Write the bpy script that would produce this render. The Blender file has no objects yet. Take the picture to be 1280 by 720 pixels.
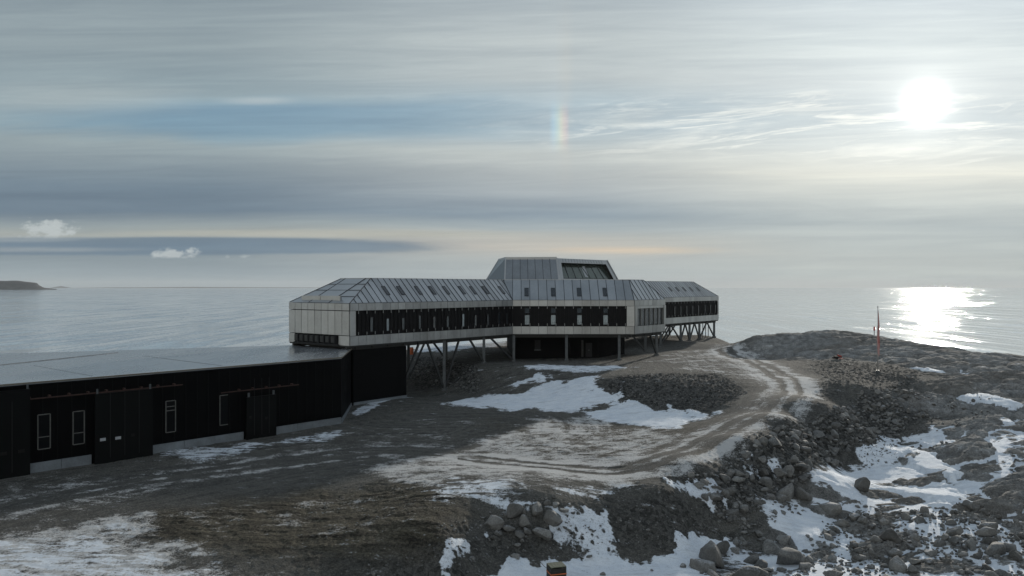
import bpy, math, random
import numpy as np
from mathutils import Vector, Matrix

R = math.radians
random.seed(7)
rng = np.random.default_rng(11)
scene = bpy.context.scene
COL = scene.collection
CAM_Z = 12.1
SEA_Z = -12.0
HOR = 359.0
F = 1000.0                       # focal length in photograph pixels (1280 wide)

def P(px, py, z):
    """Point of the place seen at pixel (px, py) and standing at height z."""
    d = (CAM_Z - z) / ((py - HOR) / F)
    return ((px - 640) / F * d, d, z)

# ------------------------------------------------------------------ helpers
class MB:
    def __init__(s):
        s.v = []; s.f = []; s.m = []
    def face(s, pts, m=0):
        b = len(s.v)
        s.v += [tuple(p) for p in pts]
        s.f.append(tuple(range(b, b + len(pts)))); s.m.append(m)
    def hexa(s, p, m=0):
        """p: 8 corners, bottom 4 then top 4, both counter-clockwise seen from above."""
        b = len(s.v)
        s.v += [tuple(q) for q in p]
        for q in ((3, 2, 1, 0), (4, 5, 6, 7), (0, 1, 5, 4), (1, 2, 6, 5), (2, 3, 7, 6), (3, 0, 4, 7)):
            s.f.append(tuple(b + i for i in q)); s.m.append(m)
    def box(s, c, dx, ax, dy, ay, dz, m=0, az=(0, 0, 1)):
        """box centred at c; half sizes dx, dy, dz along unit axes ax, ay, az"""
        c = Vector(c); ax = Vector(ax) * dx; ay = Vector(ay) * dy; az = Vector(az) * dz
        s.hexa([c - ax - ay - az, c + ax - ay - az, c + ax + ay - az, c - ax + ay - az,
                c - ax - ay + az, c + ax - ay + az, c + ax + ay + az, c - ax + ay + az], m)
    def bar(s, a, b, w, h=None, m=0):
        """square bar from a to b"""
        a = Vector(a); b = Vector(b); h = h or w
        d = (b - a); L = d.length; d.normalize()
        up = Vector((0, 0, 1)) if abs(d.z) < .95 else Vector((0, 1, 0))
        sx = d.cross(up).normalized(); sy = sx.cross(d).normalized()
        s.box((a + b) / 2, w / 2, sx, L / 2, d, h / 2, m, sy)
    def tube(s, a, b, r0, r1=None, n=10, m=0):
        a = Vector(a); b = Vector(b); r1 = r0 if r1 is None else r1
        d = (b - a).normalized()
        up = Vector((0, 0, 1)) if abs(d.z) < .95 else Vector((0, 1, 0))
        sx = d.cross(up).normalized(); sy = sx.cross(d).normalized()
        base = len(s.v)
        for q, r in ((a, r0), (b, r1)):
            for k in range(n):
                t = 2 * math.pi * k / n
                s.v.append(tuple(q + sx * r * math.cos(t) + sy * r * math.sin(t)))
        for k in range(n):
            j = (k + 1) % n
            s.f.append((base + k, base + n + k, base + n + j, base + j)); s.m.append(m)
        s.f.append(tuple(base + k for k in range(n))); s.m.append(m)
        s.f.append(tuple(base + n + k for k in reversed(range(n)))); s.m.append(m)
    def prism(s, poly, z0, z1, m=0, mtop=None):
        n = len(poly)
        s.face([(x, y, z1) for x, y in poly], m if mtop is None else mtop)
        s.face([(x, y, z0) for x, y in reversed(poly)], m)
        for i in range(n):
            a = poly[i]; b = poly[(i + 1) % n]
            s.face([(a[0], a[1], z0), (b[0], b[1], z0), (b[0], b[1], z1), (a[0], a[1], z1)], m)
    def build(s, name, mats, parent=None, smooth=False):
        org = Vector((0, 0, 0))
        if parent is not None:
            q = parent
            while q is not None:
                org += Vector(q.location); q = q.parent
        me = bpy.data.meshes.new(name)
        vs = np.array(s.v, dtype=np.float64)
        if parent is None:
            org = Vector((float((vs[:, 0].min() + vs[:, 0].max()) / 2), float((vs[:, 1].min() + vs[:, 1].max()) / 2), float(vs[:, 2].min())))
        vs = vs - np.array(org)
        me.from_pydata(vs.tolist(), [], s.f)
        if not isinstance(mats, (list, tuple)): mats = [mats]
        for mt in mats: me.materials.append(mt)
        me.polygons.foreach_set('material_index', s.m)
        if smooth: me.polygons.foreach_set('use_smooth', [True] * len(s.f))
        me.update()
        o = bpy.data.objects.new(name, me)
        COL.objects.link(o)
        if parent is not None: o.parent = parent
        else: o.location = org
        return o

def tag(o, label=None, cat=None, group=None, kind=None):
    if label: o['label'] = label
    if cat: o['category'] = cat
    if group: o['group'] = group
    if kind: o['kind'] = kind
    return o

def empty(name, loc):
    o = bpy.data.objects.new(name, None); COL.objects.link(o)
    o.location = loc; o.empty_display_size = .5
    return o

# ---------------------------------------------------------------- materials
def new_mat(name):
    m = bpy.data.materials.new(name); m.use_nodes = True
    nt = m.node_tree; nt.nodes.clear()
    out = nt.nodes.new('ShaderNodeOutputMaterial')
    b = nt.nodes.new('ShaderNodeBsdfPrincipled')
    nt.links.new(b.outputs[0], out.inputs[0])
    return m, nt, b

class NT:
    """tiny node-graph helper"""
    def __init__(s, nt): s.nt = nt
    def n(s, t, **k):
        x = s.nt.nodes.new(t)
        for a, b in k.items(): setattr(x, a, b)
        return x
    def put(s, sock, v):
        if v is None: return
        if isinstance(v, (int, float)): sock.default_value = v
        elif isinstance(v, (tuple, list)):
            if len(v) == 3 and len(sock.default_value) == 4: v = tuple(v) + (1,)
            sock.default_value = v
        else: s.nt.links.new(v, sock)
    def math(s, op, a, b=None, c=None, clamp=False):
        x = s.n('ShaderNodeMath', operation=op, use_clamp=clamp)
        s.put(x.inputs[0], a); s.put(x.inputs[1], b); s.put(x.inputs[2], c)
        return x.outputs[0]
    def mix(s, f, a, b, mode='MIX'):
        x = s.n('ShaderNodeMix', data_type='RGBA', blend_type=mode)
        s.put(x.inputs[0], f); s.put(x.inputs[6], a); s.put(x.inputs[7], b)
        return x.outputs[2]
    def noise(s, vec, scale, detail=4, rough=.55, dist=0, w=None):
        x = s.n('ShaderNodeTexNoise', noise_dimensions='3D')
        s.put(x.inputs['Vector'], vec); s.put(x.inputs['Scale'], scale)
        s.put(x.inputs['Detail'], detail); s.put(x.inputs['Roughness'], rough); s.put(x.inputs['Distortion'], dist)
        return x.outputs[0]
    def maprange(s, v, a, b, c=0, d=1, smooth=True):
        x = s.n('ShaderNodeMapRange', interpolation_type='SMOOTHSTEP' if smooth else 'LINEAR')
        for i, q in enumerate((v, a, b, c, d)): s.put(x.inputs[i], q)
        return x.outputs[0]
    def vscale(s, vec, sc):
        x = s.n('ShaderNodeVectorMath', operation='MULTIPLY')
        s.put(x.inputs[0], vec); s.put(x.inputs[1], sc)
        return x.outputs[0]
    def comb(s, x_, y_, z_=0):
        x = s.n('ShaderNodeCombineXYZ')
        s.put(x.inputs[0], x_); s.put(x.inputs[1], y_); s.put(x.inputs[2], z_)
        return x.outputs[0]
    def ramp(s, f, stops):
        x = s.n('ShaderNodeValToRGB')
        e = x.color_ramp.elements
        while len(e) > 1: e.remove(e[-1])
        e[0].position = stops[0][0]; e[0].color = tuple(stops[0][1]) + (1,)
        for p, c in stops[1:]:
            q = e.new(p); q.color = tuple(c) + (1,)
        s.put(x.inputs[0], f)
        return x.outputs[0]
    def attr(s, name):
        x = s.n('ShaderNodeAttribute', attribute_name=name)
        return x.outputs['Fac']
    def pos(s): return s.n('ShaderNodeNewGeometry').outputs['Position']
    def objco(s): return s.n('ShaderNodeTexCoord').outputs['Object']
    def bump(s, h, strength=.5, dist=.05):
        x = s.n('ShaderNodeBump')
        s.put(x.inputs['Strength'], strength); s.put(x.inputs['Distance'], dist); s.put(x.inputs['Height'], h)
        return x.outputs[0]

def rough_mat(name, col, rough=.5, metal=0., var=.15, scale=.8, bump=0., spec=.5, stretch=(1, 1, 1), isl=0.):
    m, nt, b = new_mat(name); g = NT(nt)
    v = g.vscale(g.pos(), stretch)
    n1 = g.noise(v, scale, 5, .6)
    n2 = g.noise(v, scale * 9, 3, .6)
    f = g.math('ADD', g.math('MULTIPLY', n1, .7), g.math('MULTIPLY', n2, .3))
    lo = tuple(c * (1 - var * 1.6) for c in col); hi = tuple(min(1, c * (1 + var * 1.6)) for c in col)
    c = g.mix(g.maprange(f, .3, .7), lo, hi)
    if isl:
        ri = g.n('ShaderNodeNewGeometry').outputs['Random Per Island']
        k = g.maprange(ri, 0, 1, 1 - isl, 1 + isl, False)
        c = g.mix(1., c, g.comb(k, k, k), 'MULTIPLY')
    nt.links.new(c, b.inputs['Base Color'])
    nt.links.new(g.maprange(f, .3, .7, max(0.02, rough - .08), min(1, rough + .08)), b.inputs['Roughness'])
    b.inputs['Metallic'].default_value = metal
    b.inputs['Specular IOR Level'].default_value = spec
    if bump: nt.links.new(g.bump(n2, .4, bump), b.inputs['Normal'])
    return m

M = {}
M['panel'] = rough_mat('panel_metal', (.335, .34, .335), .36, .78, .12, .5, stretch=(1, 1, .5), isl=.16)
M['panel_end'] = rough_mat('end_panel_metal', (.385, .39, .38), .36, .7, .09, .35, isl=.10)
M['roof_metal'] = rough_mat('roof_metal', (.37, .38, .385), .38, .8, .07, .25, isl=.16)
M['tower_metal'] = rough_mat('tower_metal', (.19, .21, .23), .38, .75, .1, .3)
M['seam'] = rough_mat('dark_seam', (.045, .05, .055), .6, .3, .1)
M['backing'] = rough_mat('dark_backing', (.012, .012, .013), .8, 0, .1)
M['louvre'] = rough_mat('dark_cladding', (.008, .0075, .008), .6, .0, .2, 1.2, spec=.15)
M['fin'] = rough_mat('cladding_fin', (.012, .011, .011), .6, .0, .2, 1.2, spec=.15)
M['clip'] = rough_mat('pale_clip', (.22, .22, .21), .5, .4, .1)
M['soffit'] = rough_mat('soffit_dark', (.035, .035, .033), .7, .1, .15)
M['core'] = rough_mat('core_black', (.0035, .0035, .0038), .75, 0, .2, spec=.1)
M['steel'] = rough_mat('steel_column', (.095, .105, .11), .5, .3, .2, 1.5)
M['brace'] = rough_mat('steel_brace', (.05, .052, .052), .55, .3, .2, 1.5)
M['garage'] = rough_mat('black_wall', (.0016, .0017, .002), .7, 0, .25, .6, spec=.08)
M['garage_door'] = rough_mat('black_door', (.0035, .0042, .0042), .65, 0, .2, .6, spec=.12)
M['skirt'] = rough_mat('pale_skirting', (.17, .19, .205), .6, .1, .15, .7)
M['frame_pale'] = rough_mat('pale_frame', (.125, .125, .115), .5, .2, .2, 3)
M['rust'] = rough_mat('rust_rail', (.055, .028, .022), .8, .1, .3, 3)
M['edge'] = rough_mat('bronze_edge', (.16, .14, .11), .5, .5, .15)
M['red'] = rough_mat('red_paint', (.42, .05, .035), .6, 0, .15)
M['orange'] = rough_mat('orange_paint', (.55, .13, .04), .6, 0, .15)
M['pole'] = rough_mat('white_pole', (.50, .48, .46), .45, .2, .1)
M['white'] = rough_mat('white_label_gap_light', (.38, .40, .42), .6, 0, .08, 4)
M['wood'] = rough_mat('crate_dark', (.018, .017, .014), .7, 0, .3, 4, .01)
M['woodlid'] = rough_mat('crate_lid', (.10, .11, .075), .8, 0, .3, 5, .01)

def glass_mat(name, col, rough=.08, metal=.0, spec=.8):
    m, nt, b = new_mat(name); g = NT(nt)
    n = g.noise(g.pos(), .6, 3, .5)
    nt.links.new(g.mix(g.maprange(n, .35, .65), tuple(c * .75 for c in col), col), b.inputs['Base Color'])
    b.inputs['Roughness'].default_value = rough; b.inputs['Metallic'].default_value = metal
    b.inputs['Specular IOR Level'].default_value = spec
    return m
M['glass'] = glass_mat('window_glass', (.025, .03, .034), .06)
M['glass_black'] = glass_mat('garage_glass', (.004, .005, .006), .3, spec=.1)
M['glass_bright'] = glass_mat('window_glass_pale', (.25, .29, .31), .12, .7)
M['glass_dim'] = glass_mat('window_glass_dim', (.075, .085, .09), .12, .5)
M['glass_green'] = glass_mat('tower_glass', (.10, .12, .105), .15, .4)

# membrane roof of the garage: wet, slightly glossy, with ponding
def mk_membrane():
    m, nt, b = new_mat('membrane_roof'); g = NT(nt)
    p = g.pos()
    n = g.noise(g.vscale(p, (1, .35, 1)), .18, 5, .6, .4)
    n2 = g.noise(g.vscale(p, (2, .5, 1)), 1.4, 4, .6)
    f = g.math('ADD', g.math('MULTIPLY', n, .7), g.math('MULTIPLY', n2, .3))
    nt.links.new(g.mix(g.maprange(f, .38, .62), (.25, .265, .28), (.31, .325, .34)), b.inputs['Base Color'])
    nt.links.new(g.maprange(f, .38, .62, .12, .30), b.inputs['Roughness'])
    b.inputs['Metallic'].default_value = .35
    nt.links.new(g.bump(n, .05, .02), b.inputs['Normal'])
    return m
M['membrane'] = mk_membrane()

def mk_rock():
    m, nt, b = new_mat('boulder_stone'); g = NT(nt)
    p = g.pos(); o = g.objco()
    inf = g.n('ShaderNodeNewGeometry').outputs['Random Per Island']; oi = g.n('ShaderNodeObjectInfo').outputs['Random']
    inf = g.math('FRACT', g.math('ADD', inf, oi))
    n1 = g.noise(p, .9, 5, .6); n2 = g.noise(p, 9, 5, .65); n3 = g.noise(p, .12, 2, .5)
    f = g.math('ADD', g.math('MULTIPLY', n1, .5), g.math('MULTIPLY', n2, .5))
    c = g.mix(g.maprange(f, .33, .67), (.070, .071, .070), (.235, .236, .230))
    c = g.mix(g.maprange(n3, .4, .6, 0, .35), c, (.12, .112, .098))
    kk = g.maprange(inf, 0, 1, .62, 1.35, False); c = g.mix(1., c, g.comb(kk, g.math('MULTIPLY', kk, .99), g.math('MULTIPLY', kk, .97)), 'MULTIPLY')
    up_ = g.n('ShaderNodeSeparateXYZ'); nt.links.new(g.n('ShaderNodeNewGeometry').outputs['Normal'], up_.inputs[0])
    dustf = g.math('MULTIPLY', g.maprange(up_.outputs[2], .72, .98), g.maprange(g.math('ADD', g.math('MULTIPLY', n3, .5), g.math('MULTIPLY', n2, .5)), .50, .66))
    c = g.mix(g.math('MULTIPLY', dustf, .6), c, (.55, .57, .60))
    nt.links.new(c, b.inputs['Base Color'])
    b.inputs['Roughness'].default_value = .78
    b.inputs['Specular IOR Level'].default_value = .35
    nt.links.new(g.bump(g.math('ADD', n2, g.math('MULTIPLY', g.noise(p, 30, 3, .6), .4)), .7, .06), b.inputs['Normal'])
    return m
M['rock'] = mk_rock()
# ------------------------------------------------------------------ terrain
def _h(ix, iy, k=0):
    n = (ix.astype(np.int64) * 374761393 + iy.astype(np.int64) * 668265263 + k * 974634777) & 0xffffffff
    n = ((n ^ (n >> 13)) * 1274126177) & 0xffffffff
    n = ((n ^ (n >> 16)) * 2246822519) & 0xffffffff
    return ((n ^ (n >> 15)) & 0xffffff) / float(0xffffff)

def vnoise(x, y, k=0):
    ix = np.floor(x); iy = np.floor(y); fx = x - ix; fy = y - iy
    fx = fx * fx * fx * (fx * (fx * 6 - 15) + 10); fy = fy * fy * fy * (fy * (fy * 6 - 15) + 10)
    a = _h(ix, iy, k); b = _h(ix + 1, iy, k); c = _h(ix, iy + 1, k); d = _h(ix + 1, iy + 1, k)
    return (a * (1 - fx) + b * fx) * (1 - fy) + (c * (1 - fx) + d * fx) * fy

def fbm(x, y, sc, octv=4, k=0, rough=.5):
    s = np.zeros_like(x); a = 1.; t = 0.
    ca, sa = math.cos(.6), math.sin(.6)
    for i in range(octv):
        s += a * vnoise(x / sc, y / sc, k + i * 17); t += a; a *= rough; sc *= .5
        x, y = x * ca - y * sa, x * sa + y * ca
    return s / t * 2 - 1

def voro(x, y, k=0):
    """F1, F2 and a random value per nearest cell"""
    ix = np.floor(x); iy = np.floor(y)
    f1 = np.full(x.shape, 9.); f2 = np.full(x.shape, 9.); cid = np.zeros(x.shape)
    for i in (-1, 0, 1):
        for j in (-1, 0, 1):
            cx = ix + i; cy = iy + j
            px = cx + _h(cx, cy, k); py = cy + _h(cx, cy, k + 5)
            d = np.hypot(x - px, y - py)
            nearer = d < f1
            f2 = np.where(nearer, f1, np.minimum(f2, d))
            cid = np.where(nearer, _h(cx, cy, k + 9), cid)
            f1 = np.where(nearer, d, f1)
    return f1, f2, cid

def sstep(a, b, v):
    t = np.clip((v - a) / (b - a), 0, 1)
    return t * t * (3 - 2 * t)

ctrl = [P(*q) for q in [
    (0, 597, -4), (115, 579, -4), (190, 566, -4), (342, 547, -3.95), (425, 530, -3.9), (448, 502, -3.8), (511, 498, -3.7),
    (200, 620, -4.1), (0, 650, -4.15), (350, 575, -4), (500, 540, -3.9), (600, 530, -3.8), (-200, 640, -4.2), (-200, 720, -4.4),
    (559, 490, -3.6), (520, 500, -3.7), (608, 455, -.05), (642, 452, -.25), (540, 483, -3.5), (540, 448, -.35), (590, 457, -.2), (590, 490, -3.4),
    (640, 462, -.3), (690, 463, -.3), (740, 478, -.9), (590, 505, -3.6), (700, 512, -3.4), (640, 485, -2.2), (680, 490, -2.4), (760, 500, -2.5),
    (870, 470, -.3), (800, 480, -.8), (860, 482, -.8), (900, 505, -1.9), (830, 518, -3.1), (880, 524, -2.9), (770, 520, -3.5), (740, 462, -.25), (930, 490, -1.1),
    (780, 590, -3.6), (900, 540, -2.4), (960, 515, -1.7), (1000, 490, -1), (985, 470, -.4), (940, 450, 0), (900, 435, 0), (640, 580, -3.9), (700, 550, -3.8), (850, 560, -3.0),
    (800, 450, 0), (860, 440, 0), (1050, 470, -.35), (1090, 468, -.4), (1020, 455, 0), (880, 428, 0), (700, 452, -.1), (760, 452, -.1), (720, 444, 0),
    (1130, 470, -.5), (1080, 484, -.8), (1030, 504, -1.2), (990, 524, -1.7), (940, 551, -2.3), (880, 581, -3.1), (820, 604, -3.6), (760, 612, -3.9),
    (1160, 520, -3.9), (1100, 547, -5.2), (1040, 578, -5.9), (980, 620, -6.3), (920, 652, -6.6), (870, 668, -6.8), (800, 692, -6.9), (720, 694, -6.8),
    (830, 612, -3.8), (700, 640, -4.3), (640, 640, -4.3), (590, 655, -4.5), (560, 680, -4.8), (480, 700, -5), (430, 715, -5.2),
    (650, 694, -6.4), (600, 717, -6.7), (520, 719, -6.0), (0, 720, -4.4), (200, 700, -4.4), (350, 690, -4.5), (100, 680, -4.3), (450, 640, -4.3), (300, 640, -4.2),
    (1280, 720, -8), (1150, 650, -7.3), (1280, 620, -6.5), (1200, 590, -6), (1280, 560, -4.6), (1200, 530, -3.8), (1280, 500, -2.2), (1200, 490, -2), (1180, 467, -.6), (1280, 472, -.6),
    (1400, 720, -8.6), (1420, 560, -6), (1400, 480, -2.2), (1000, 720, -7.8), (850, 720, -7.3), (700, 720, -7.1),
    (960, 440, .15), (1000, 443, .2), (1060, 448, .1), (1120, 457, 0)]]
def W(px, d, py):
    return ((px - 640) / F * d, d, CAM_Z - (py - HOR) * d / F)
ctrl += [W(950, 152, 421), W(965, 155, 417), W(1000, 158, 415.5), W(1040, 160, 414.5), W(1090, 157, 419), W(1140, 150, 428), W(1200, 143, 437), W(1280, 132, 449), W(1360, 124, 459),
         (55, 182, -3), (72, 180, -4), (90, 165, -4), (105, 150, -6), (115, 130, -7), (60, 200, -9), (40, 208, -6), (49, 192, -.1), (42, 180, 0), (38, 170, 0)]
ctrl += [(0, 150, 0), (10, 170, 0), (30, 195, -.5), (0, 190, -1), (-22, 150, -.1), (-12, 175, -1), (-33, 146, -4), (-25, 185, -7), (-45, 130, -6), (-62, 118, -7),
         (-50, 160, -12), (-75, 120, -11), (-100, 110, -13), (-110, 60, -6), (-70, 60, -4.2), (-60, 85, -4.1), (-35, 105, -4), (-90, 90, -8), (-120, 160, -16), (0, 225, -12), (-40, 215, -15), (60, 230, -15), (110, 200, -16), (140, 150, -16), (130, 90, -13), (110, 60, -12),
         (-40, 40, -4.6), (-20, 36, -5), (0, 40, -7.2), (20, 42, -8.2), (45, 42, -9), (75, 45, -10), (-60, 30, -4.8), (0, 22, -7.8), (40, 22, -9.5), (-40, 20, -5.5), (-80, 30, -5), (80, 20, -11), (-80, 10, -6), (0, 8, -8.5), (0, 0, -8.5)]
ctrl = np.array(ctrl)

def tps_fit(p, lam=.2):
    n = len(p)
    d2 = ((p[:, None, :2] - p[None, :, :2]) ** 2).sum(-1)
    K = .5 * d2 * np.log(d2 + 1e-9) + lam * np.eye(n)
    Q = np.c_[np.ones(n), p[:, :2]]
    A = np.zeros((n + 3, n + 3)); A[:n, :n] = K; A[:n, n:] = Q; A[n:, :n] = Q.T
    return np.linalg.solve(A, np.r_[p[:, 2], np.zeros(3)])
_w = tps_fit(ctrl)
def tps(x, y):
    s = _w[-3] + _w[-2] * x + _w[-1] * y
    for i in range(len(ctrl)):
        d2 = (x - ctrl[i, 0]) ** 2 + (y - ctrl[i, 1]) ** 2
        s = s + _w[i] * .5 * d2 * np.log(d2 + 1e-9)
    return s
# the smooth land, tabulated every half metre
GX0, GX1, GY0, GY1, GS = -150., 190., 5., 265., .5
_gx = np.arange(GX0, GX1 + GS, GS); _gy = np.arange(GY0, GY1 + GS, GS)
_GXX, _GYY = np.meshgrid(_gx, _gy)
_T = tps(_GXX, _GYY)
_edge = np.maximum(np.hypot((_GXX + 0) / 130., (_GYY - 95) / 125.) - 1, 0)
_T = np.clip(_T - _edge * 60, -17, 4.2)
def base_z(x, y):
    u = np.clip((x - GX0) / GS, 0, len(_gx) - 1.001); v = np.clip((y - GY0) / GS, 0, len(_gy) - 1.001)
    i = u.astype(int); j = v.astype(int); u = u - i; v = v - j
    return (_T[j, i] * (1 - u) + _T[j, i + 1] * u) * (1 - v) + (_T[j + 1, i] * (1 - u) + _T[j + 1, i + 1] * u) * v

def G(px, py):
    """where the line of sight through a pixel meets the smooth land"""
    d = np.arange(30., 240., .1)
    x = (px - 640) / F * d; z = CAM_Z - (py - HOR) / F * d
    under = np.nonzero(z < base_z(x, d))[0]
    k = under[0] if len(under) else len(d) - 1
    return float(x[k]), float(d[k])

def sdf(poly, x, y):
    """signed distance, positive inside"""
    p = np.array(poly); n = len(p)
    dmin = np.full(x.shape, 1e9); inside = np.zeros(x.shape, bool)
    for i in range(n):
        a = p[i]; b = p[(i + 1) % n]; e = b - a
        wx = x - a[0]; wy = y - a[1]
        t = np.clip((wx * e[0] + wy * e[1]) / max(1e-9, (e ** 2).sum()), 0, 1)
        dmin = np.minimum(dmin, np.hypot(wx - t * e[0], wy - t * e[1]))
        c = ((a[1] > y) != (b[1] > y)) & (x < (b[0] - a[0]) * (y - a[1]) / (b[1] - a[1] + 1e-12) + a[0])
        inside ^= c
    return np.where(inside, dmin, -dmin)

def pline(pts, x, y):
    """lateral distance (signed) and distance along a polyline"""
    p = np.array(pts); best = np.full(x.shape, 1e9); lat = np.zeros(x.shape); al = np.zeros(x.shape); L = 0.
    for i in range(len(p) - 1):
        a = p[i]; e = p[i + 1] - a; l = float(np.hypot(*e))
        wx = x - a[0]; wy = y - a[1]
        t = np.clip((wx * e[0] + wy * e[1]) / l ** 2, 0, 1)
        d = np.hypot(wx - t * e[0], wy - t * e[1])
        s = np.sign(e[0] * wy - e[1] * wx)
        m = d < best
        best = np.where(m, d, best); lat = np.where(m, d * s, lat); al = np.where(m, L + t * l, al)
        L += l
    return lat, al

def smooth_line(pts, k=6):
    p = [np.array(q) for q in pts]; out = []
    for i in range(len(p) - 1):
        p0 = p[max(i - 1, 0)]; p1 = p[i]; p2 = p[i + 1]; p3 = p[min(i + 2, len(p) - 1)]
        for j in range(k):
            t = j / k
            out.append(.5 * (2 * p1 + (p2 - p0) * t + (2 * p0 - 5 * p1 + 4 * p2 - p3) * t * t + (3 * p1 - p0 - 3 * p2 + p3) * t ** 3))
    out.append(p[-1]); return out

def GP(pts): return [G(*q) for q in pts]
SNOW = [   # (outline, softness in metres, amount)
    (GP([(562, 504), (600, 493), (655, 488), (690, 479), (735, 474), (752, 488), (768, 498), (742, 505), (700, 515), (640, 514), (590, 511)]), 2.2, 1.),
    (GP([(738, 517), (790, 505), (830, 512), (870, 516), (886, 519), (850, 535), (800, 533), (750, 527)]), 2.0, 1.),
    (GP([(610, 487), (640, 475), (665, 466), (705, 467), (672, 479), (640, 488)]), 1.4, .95),
    (GP([(640, 458), (700, 455), (770, 456), (805, 460), (740, 466), (690, 463), (655, 468)]), 2.4, .74),
    (GP([(1020, 570), (1045, 557), (1085, 580), (1140, 586), (1185, 600), (1225, 624), (1290, 634), (1290, 648), (1230, 642), (1180, 628), (1130, 622), (1090, 618), (1060, 614), (1025, 602)]), 2.4, .84),
    (GP([(1140, 566), (1170, 569), (1205, 592), (1188, 602), (1150, 586)]), .8, .9),
    (GP([(1160, 556), (1190, 556), (1205, 563), (1175, 566)]), .7, .8),
    (GP([(1068, 572), (1078, 552), (1100, 544), (1130, 548), (1138, 562), (1110, 582), (1085, 585)]), .8, .85),
    (GP([(935, 632), (980, 624), (1040, 645), (1080, 655), (1125, 682), (1060, 692), (1000, 672), (955, 658)]), 2.0, .76),
    (GP([(830, 700), (860, 672), (905, 664), (1000, 690), (1100, 700), (1290, 690), (1330, 780), (780, 780)]), 2.0, .56),
    (GP([(1130, 640), (1290, 660), (1290, 720), (1100, 700)]), 1.5, .55),
    (GP([(940, 560), (975, 570), (985, 600), (950, 610), (930, 590)]), 1.2, .55),
    (GP([(592, 700), (630, 674), (690, 692), (760, 698), (850, 690), (905, 700), (905, 790), (540, 790), (565, 716)]), 1.0, 1.),
    (GP([(600, 640), (655, 622), (640, 655), (620, 680), (580, 700), (560, 690), (590, 660)]), .9, .62),
    (GP([(838, 600), (885, 596), (905, 620), (888, 645), (868, 628), (850, 612)]), .9, .85),
    (GP([(852, 682), (880, 668), (908, 676), (912, 692), (872, 697)]), .5, 1.),
    (GP([(1205, 497), (1225, 493), (1265, 508), (1258, 515), (1225, 509)]), .8, .95),
    (GP([(1150, 461), (1190, 461), (1196, 466), (1165, 466)]), .9, .8),
    (GP([(1235, 525), (1262, 525), (1262, 531), (1240, 531)]), .6, .8),
    (GP([(200, 568), (300, 553), (432, 540), (425, 551), (330, 561), (250, 578)]), 1.8, .60),
    (GP([(428, 517), (450, 503), (512, 497), (475, 511), (445, 521)]), .8, .72),
    (GP([(520, 612), (560, 596), (660, 592), (690, 612), (640, 640), (560, 645), (525, 632)]), 2.6, .58),
    (GP([(690, 600), (850, 598), (760, 640), (660, 640)]), 1.8, .56),
    (GP([(-150, 672), (120, 655), (180, 645), (200, 668), (260, 690), (400, 716), (420, 790), (-150, 790)]), 3.5, .56),
    (GP([(1020, 560), (1140, 530), (1290, 520), (1290, 700), (1130, 700), (1040, 640)]), 3.0, .365),
    (GP([(560, 660), (600, 642), (640, 638), (628, 662), (640, 690), (600, 705), (560, 730), (540, 705)]), 1.0, .80),
    (GP([(680, 632), (760, 620), (800, 690), (720, 700), (680, 690)]), 1.4, .72),
    (GP([(600, 618), (700, 618), (700, 648), (640, 650), (600, 660)]), 1.4, .66),
    (GP([(505, 430), (600, 426), (640, 432), (560, 442), (510, 443)]), 2.0, .7),
]
FROST = [
    (GP([(-200, 690), (-200, 610), (200, 578), (520, 520), (640, 520), (560, 560), (300, 600), (150, 640)]), 3.0, .60),
    (GP([(760, 600), (850, 575), (910, 545), (975, 505), (985, 478), (940, 455), (1010, 470), (1025, 490), (985, 520), (920, 560), (860, 595), (800, 612)]), 2.0, 1.05),
    (GP([(190, 690), (560, 700), (600, 640), (520, 600), (420, 606), (200, 640)]), 3.0, .66),
    (GP([(490, 602), (440, 588), (600, 560), (650, 520), (760, 520), (840, 540), (900, 535), (790, 575), (840, 600), (760, 620), (640, 640), (560, 625), (520, 606)]), 3.0, 1.),
    (GP([(-200, 680), (120, 650), (190, 636), (230, 668), (330, 694), (400, 712), (430, 790), (-200, 790)]), 3.5, 1.2),
    (GP([(800, 452), (850, 440), (900, 428), (950, 436), (1000, 470), (1000, 492), (940, 476), (860, 466)]), 3.5, .85),
    (GP([(640, 470), (640, 454), (800, 452), (900, 462), (800, 470)]), 3.0, .5),
    (GP([(300, 640), (450, 620), (500, 640), (420, 660)]), 3.0, .25),
    (GP([(1090, 470), (1290, 470), (1290, 560), (1150, 540), (1060, 500)]), 5.0, .35),
]
BROWN = [
    (GP([(1000, 450), (1120, 455), (1180, 468), (1130, 480), (1060, 490), (1010, 480)]), 2.5, .0),
    (GP([(130, 668), (200, 640), (400, 610), (520, 602), (600, 645), (560, 690), (450, 712), (330, 700), (200, 685)]), 2.5, 1.),
    (GP([(600, 520), (700, 530), (820, 520), (900, 530), (780, 580), (660, 570)]), 4., .45),
    (GP([(780, 600), (900, 560), (960, 520), (930, 560), (850, 600)]), 2., .5)]
BEDROCK = [
    (GP([(945, 438), (1100, 452), (1180, 470), (1110, 500), (1200, 520), (1140, 560), (1030, 620), (960, 690), (900, 780), (1500, 790), (1500, 455), (1280, 449), (1140, 428), (1040, 416), (960, 421)]) + [], 3.0, 1.)]
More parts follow.
